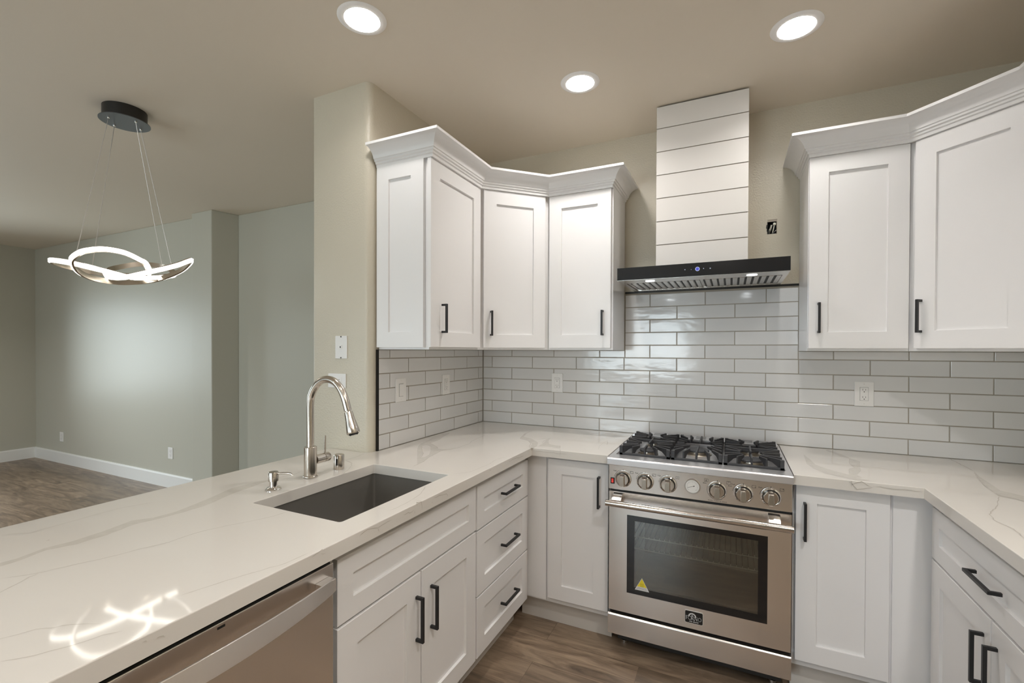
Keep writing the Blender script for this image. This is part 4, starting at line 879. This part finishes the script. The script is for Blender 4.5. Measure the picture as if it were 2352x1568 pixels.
# ------------------------------------------------------------------ outlets and switches
def plate(T, u0, u1, z0, z1, name, label, cat, kind, group=None, t=.006):
    r = thing(name, T @ Vector(((u0+u1)/2, 0, z0)), label, cat, group)
    b = MB(T); b.box((u0, .0002, z0), (u1, t, z1)); p = b.build('cover_plate', M_white, r, bev=.002)
    cx, cz = (u0+u1)/2, (z0+z1)/2
    def recs(rw=.034, rh=.066, gf=False):
        b = MB(T); b.box((cx-rw/2, t-.001, cz-rh/2), (cx+rw/2, t+.0018, cz+rh/2)); o = b.build('receptacle', M_white, r, bev=.0006)
        g = MB(T); g.box((cx-rw/2-.0008, t-.0005, cz-rh/2-.0008), (cx+rw/2+.0008, t+.0003, cz+rh/2+.0008)); g.build('receptacle_gap', M_dark, r)
        g = MB(T)
        for dz in (-.0185, .0185):
            for du, hh in ((-.0062, .0042), (.0062, .0034)): g.box((cx+du-.0008, t+.0016, cz+dz+.003-hh), (cx+du+.0008, t+.0021, cz+dz+.003+hh))
            g.lathe([(.0023, 0), (.0023, .0004)], tuple((cx, t+.0017, cz+dz-.0075)), (0, 1, 0), 12)
        g.build('slots', M_slot, o)
        if gf:
            g = MB(T); g.box((cx-.011, t+.0018, cz-.0035), (cx-.001, t+.0030, cz+.0035)); g.box((cx+.001, t+.0018, cz-.0035), (cx+.011, t+.0030, cz+.0035)); g.build('test_buttons', M_white, o)
    if kind == 'outlet': recs()
    if kind == 'gfci': recs(gf=True)
    if kind == 'rocker':
        g = MB(T); g.box((cx-.0172, t-.0005, cz-.0338), (cx+.0172, t+.0004, cz+.0338)); g.build('rocker_gap', M_dark, r)
        g = MB(T); g.add([(cx-.016, t, cz-.0325), (cx+.016, t, cz-.0325), (cx+.016, t, cz+.0325), (cx-.016, t, cz+.0325), (cx-.016, t+.0015, cz-.0325), (cx+.016, t+.0015, cz-.0325), (cx+.016, t+.003, cz), (cx-.016, t+.003, cz), (cx-.016, t+.0065, cz+.0325), (cx+.016, t+.0065, cz+.0325)],
            [(0, 1, 5, 4), (4, 5, 6, 7), (7, 6, 9, 8), (3, 2, 9, 8), (0, 4, 7, 8, 3), (1, 2, 9, 6, 5), (0, 3, 2, 1)]); g.build('rocker', M_white, r)
    if kind == 'jack':
        g = MB(T); g.box((cx-.008, t, cz-.007), (cx+.008, t+.004, cz+.012)); o = g.build('jack', M_white, r, bev=.0006)
        g = MB(T); g.box((cx-.004, t+.0038, cz-.003), (cx+.003, t+.0044, cz+.005)); g.build('jack_opening', M_slot, o)
        for dz in (-.053, .053):
            g = MB(T); g.lathe([(.0042, 0), (.0036, .0015), (0, .002)], (cx, t-.0002, cz+dz), (0, 1, 0), 14); g.build('screw', M_dark, r)
    elif kind != 'none':
        for dz in (-.050, .050):
            g = MB(T); g.lathe([(.0028, 0), (.0022, .0006), (0, .0007)], (cx, t-.0002, cz+dz), (0, 1, 0), 12); g.build('screw', M_silver, r)
    return r
plate(TLf, .862, .946, 1.143, 1.268, 'light_switch', 'white rocker light switch on the left wall tiles, nearest the black trim', 'switch', 'rocker')
plate(TLf, .434, .514, 1.146, 1.268, 'wall_outlet', 'white outlet on the left wall tiles, nearer the corner than the rocker switch', 'outlet', 'gfci', 'kitchen wall outlets')
plate(TB, .5205, .598, 1.144, 1.268, 'wall_outlet', 'white outlet on the back wall tiles, left of the range', 'outlet', 'outlet', 'kitchen wall outlets')
plate(TB, 2.1565, 2.2365, 1.144, 1.267, 'wall_outlet', 'white outlet on the back wall tiles, right of the range', 'outlet', 'outlet', 'kitchen wall outlets')
TCo = frame_T((0, -1.130, 0), (1, 0, 0), (0, -1, 0))
plate(TCo, -.226, -.148, 1.374, 1.489, 'phone_jack', 'white phone jack plate with two dark screws, high on the wall end', 'wall jack', 'jack')
plate(TCo, -.276, -.156, 1.226, 1.298, 'wall_outlet', 'white sideways outlet behind the faucet arc on the wall end', 'outlet', 'none', 'kitchen wall outlets')
r = sorted((o for o in COL.objects if o.name.startswith('wall_outlet')), key=lambda o: o.name)[-1]
cx, cz = -.216, 1.262
g = MB(TCo); g.box((cx-.033, .0055, cz-.017), (cx+.033, .0078, cz+.017)); rc = g.build('receptacle', M_white, r, bev=.0006)
g = MB(TCo)
for du in (-.0185, .0185):
    for dz in (-.0062, .0062): g.box((cx+du-.004, .0077, cz+dz-.0008), (cx+du+.004, .0082, cz+dz+.0008))
    g.lathe([(.0023, 0), (.0023, .0004)], (cx+du-.0085, .0078, cz), (0, 1, 0), 12)
g.build('slots', M_slot, rc)
TLv = frame_T((0, YW, 0), (1, 0, 0), (0, -1, 0))
plate(TLv, -3.715, -3.632, .275, .393, 'wall_outlet', 'white outlet low on the living room wall, near the pillar', 'outlet', 'outlet', 'living room wall outlets')
plate(TLv, -6.075, -5.985, .245, .365, 'wall_outlet', 'white outlet low on the living room wall, near the far corner', 'outlet', 'outlet', 'living room wall outlets')
# open electrical box right of the duct cover
jb = thing('electrical_box', (1.786, .02, 2.05), 'open electrical box with loose wires, cut into the wall right of the duct cover', 'electrical box')
b = MB(); w = .002; X0, X1, Y0, Y1, Z0, Z1 = 1.7635, 1.8095, .009, .0745, 2.0565, 2.1255
b.box((X0, Y0, Z0), (X0+w, Y1, Z1)); b.box((X1-w, Y0, Z0), (X1, Y1, Z1)); b.box((X0+w, Y0, Z0), (X1-w, Y1, Z0+w)); b.box((X0+w, Y0, Z1-w), (X1-w, Y1, Z1)); b.box((X0+w, Y1-w, Z0+w), (X1-w, Y1, Z1-w))
b.build('box', M_slot, jb)
b = MB(); b.box((1.7645, .0045, 2.1215), (1.8085, .0078, 2.1290)); b.box((1.7635, .0045, 2.1320), (1.8105, .0078, 2.1345)); b.box((1.8070, .0045, 2.058), (1.8100, .0078, 2.122)); b.build('box_flange', M_box, jb)
b = MB(); b.prism([(1.7590, 2.105), (1.7640, 2.110), (1.7640, 2.070), (1.7600, 2.072), (1.7615, 2.083), (1.7575, 2.090)], .0050, .0079, 'y'); b.build('broken_edge', M_slot, jb)
b = MB(); b.tube(spline([(1.772, .050, 2.066), (1.776, .020, 2.078), (1.780, .010, 2.088), (1.784, .010, 2.104)], 5), [.006]*8+[.0045]*8, 8); b.build('wire_bundle', M_wired, jb, smooth=50)
b = MB(); b.tube(spline([(1.790, .060, 2.060), (1.789, .016, 2.064), (1.793, .010, 2.082), (1.797, .010, 2.104)], 5), .0026, 8); b.lathe([(.0035, 0), (.0078, .004), (.0070, .013), (.003, .015)], (1.797, .011, 2.101), (0.1, 0, 1), 10); b.build('wire', M_wirew, jb, smooth=50)
b = MB(); b.tube(spline([(1.791, .030, 2.062), (1.800, .012, 2.070), (1.806, .012, 2.076)], 5), .0016, 8); b.build('wire', M_silver, jb, smooth=50)

# ------------------------------------------------------------------ recessed ceiling lights
def canlight(x, y, label, tilt=0):
    r = thing('recessed_light', (x, y, ZC), label, 'ceiling light', 'recessed ceiling lights')
    b = MB(); b.lathe([(.066, -.004), (.070, -.0065), (.088, -.0045), (.0945, -.0005), (.0945, .0), (.066, 0)], (x, y, ZC-.0004), n=48); b.build('trim_ring', M_trimw, r, smooth=50)
    b = MB(); b.lathe([(0, -.0045), (.030, -.0040), (.055, -.0020), (.0675, .0010), (.0675, .0035), (0, .0035)], (x, y, ZC-.0075), n=40); b.build('lens', M_can, r)
    return r
c0 = canlight(.262, -1.462, 'round recessed ceiling light above the sink side, leftmost of the three')
lights = [(.262, -1.462)]
others = [(.914, -.676, 'round recessed ceiling light above the left counter corner, middle and smallest of the three'),
          (1.820, -.680, 'round recessed ceiling light above the range, rightmost of the three'),
          (1.10, -2.35, 'added round ceiling fill light behind the camera, toward the peninsula'),  # this and the following lamps are added, unseen, to brighten the rooms
          (2.32, -2.25, 'added round ceiling fill light out of the picture, nearest the right wall'),
          (2.10, -3.20, 'added round ceiling fill light behind the camera, south of the counters'),
          (.60, -3.70, 'added round ceiling fill light behind the camera, past the end of the peninsula'),
          (1.50, -4.60, 'added round ceiling fill light far behind the camera, nearest the south wall'),
          (-1.30, -4.30, 'added round ceiling fill light over the far side of the dining area, behind the camera'),
          (-4.60, -2.20, 'added round ceiling fill light over the living room, left of the picture'),
          (-3.60, -4.60, 'added round ceiling fill light over the living room, nearest the glass door')]
for x, y, lb in others:
    c = c0.copy(); COL.objects.link(c); c.location = (x, y, ZC); c['label'] = lb
    for ch in list(c0.children):
        d = ch.copy(); COL.objects.link(d); d.parent = c
    lights.append((x, y))
PW = {(.262, -1.462): .42, (.914, -.676): 1.15, (1.820, -.680): .70, (1.10, -2.35): .25, (2.32, -2.25): 3.4, (2.10, -3.20): 1.8, (.60, -3.70): 1.2, (1.50, -4.60): 1.6, (-4.60, -2.20): 5.8}
for x, y in lights:
    l = bpy.data.lights.new('can_lamp', 'AREA'); l.shape = 'DISK'; l.size = .13; l.energy = CAN_W*PW.get((x, y), 2.2); l.color = CAN_C; l.spread = math.radians(142)
    o = bpy.data.objects.new('can_lamp', l); COL.objects.link(o); o.location = (x, y, ZC-.0135)

# ------------------------------------------------------------------ pendant over the dining area
pd = thing('pendant_light', (-1.425, -1.486, ZC), 'looping LED ribbon pendant hanging from a round dark canopy over the dining area', 'pendant light')
PC = (-1.425, -1.486); zc0 = 2.660
b = MB(); b.lathe([(0, 0), (.098, 0), (.098, ZC-zc0-.0045), (0, ZC-zc0-.0045)], (PC[0], PC[1], zc0+.004), n=56); cn = b.build('canopy', M_shade, pd, smooth=30)
b = MB(); b.lathe([(0, 0), (.1125, 0), (.1125, .0038), (0, .0038)], (PC[0], PC[1], zc0), n=56); b.build('canopy_plate', M_plate_lit, cn, smooth=30)
SCW = [(-1.426, -1.560), (-1.506, -1.499), (-1.349, -1.471), (-1.431, -1.409)]
b0 = MB()
for i, (x, y) in enumerate(SCW):
    b = MB(); b.lathe([(0, 0), (.0055, .0), (.0065, .003), (.0065, .007), (0, .007)], (x, y, zc0-.0072), n=16); b.build('cord_grip', M_chrome, cn, smooth=30)
CAMP = Vector((1.5925, -2.8604, 1.4207))
# ribbon path: plan offsets (a along the lamp, d across it) and heights
LAMP = [(-1.0541, -1.3533, 1.8996), (-1.0421, -1.4252, 1.8631), (-1.0766, -1.4693, 1.8401), (-1.1358, -1.5197, 1.8161), (-1.2358, -1.5785, 1.7871), (-1.3614, -1.5775, 1.7953), (-1.4447, -1.5663, 1.814), (-1.5166, -1.5297, 1.8458), (-1.5546, -1.4813, 1.8731), (-1.542, -1.3646, 1.914), (-1.4823, -1.2696, 1.9124), (-1.4119, -1.2526, 1.8789), (-1.3755, -1.2674, 1.8536), (-1.3153, -1.3672, 1.825), (-1.2617, -1.4579, 1.8037), (-1.2266, -1.5542, 1.79), (-1.2604, -1.6501, 1.8112), (-1.3485, -1.7354, 1.8407), (-1.4709, -1.776, 1.8606), (-1.5243, -1.7439, 1.8573), (-1.5938, -1.6774, 1.8558), (-1.6211, -1.6128, 1.852), (-1.5885, -1.5308, 1.8385), (-1.4233, -1.463, 1.8254), (-1.2759, -1.4592, 1.8233), (-1.205, -1.4796, 1.8294), (-1.155, -1.52, 1.8625), (-1.149, -1.5482, 1.8751), (-1.1342, -1.6242, 1.8971), (-1.1482, -1.6974, 1.9011), (-1.187, -1.7403, 1.8919), (-1.247, -1.7545, 1.8819), (-1.3122, -1.7591, 1.8487), (-1.3995, -1.6954, 1.8074), (-1.4257, -1.6082, 1.7836), (-1.386, -1.5006, 1.7795), (-1.315, -1.3892, 1.8072), (-1.2047, -1.3255, 1.8581)]
pts = [Vector(p) for p in LAMP]; Q = spline(pts, 10, closed=True); n = len(Q); ctr = sum(Q, Vector())/n
hw, tk = .0135, .0065
fr_v = []; led_v = []
prev = None; smo = []
for i, p in enumerate(Q):
    t = (Q[(i+1) % n]-Q[i-1]).normalized(); o_ = Vector((p.x-ctr.x, p.y-ctr.y, 0)); o_ = o_-t*o_.dot(t)
    if o_.length < 1e-4: o_ = prev or Vector((1, 0, 0))
    o_.normalize()
    prev = o_; smo.append(o_)
for _ in range(6): smo = [(smo[i-1]+smo[i]*2+smo[(i+1) % n]).normalized() for i in range(n)]
for i, p in enumerate(Q):
    t = (Q[(i+1) % n]-Q[i-1]).normalized(); o_ = (smo[i]-t*smo[i].dot(t)).normalized(); u_ = t.cross(o_).normalized()
    if u_.z < 0: u_ = -u_
    fr_v += [p-o_*tk-u_*hw, p-u_*hw+o_*.002, p+u_*hw+o_*.002, p-o_*tk+u_*hw]
    led_v += [p+o_*.0022-u_*(hw-.002), p+o_*(tk+.002)-u_*(hw-.005), p+o_*(tk+.002)+u_*(hw-.005), p+o_*.0022+u_*(hw-.002)]
b = MB(); fs = b.ring(n, 4)+[((n-1)*4+j, (n-1)*4+(j+1) % 4, (j+1) % 4, j) for j in range(4)]
b.add(fr_v, fs); fr_ = b.build('ribbon_frame', M_alum, pd, smooth=50)
b = MB(); b.add(led_v, fs); b.build('led_strip', M_led, fr_, smooth=50)
WE = [(-1.2692, -1.7574, 1.877), (-1.2957, -1.6847, 1.8344), (-1.4848, -1.273, 1.912), (-1.4164, -1.2525, 1.887)]
for (x, y), e_ in zip(SCW, WE):
    b = MB(); b.tube([(x, y, zc0-.006), tuple(e_)], .0017, 6); b.build('suspension_wire', M_silver, pd)
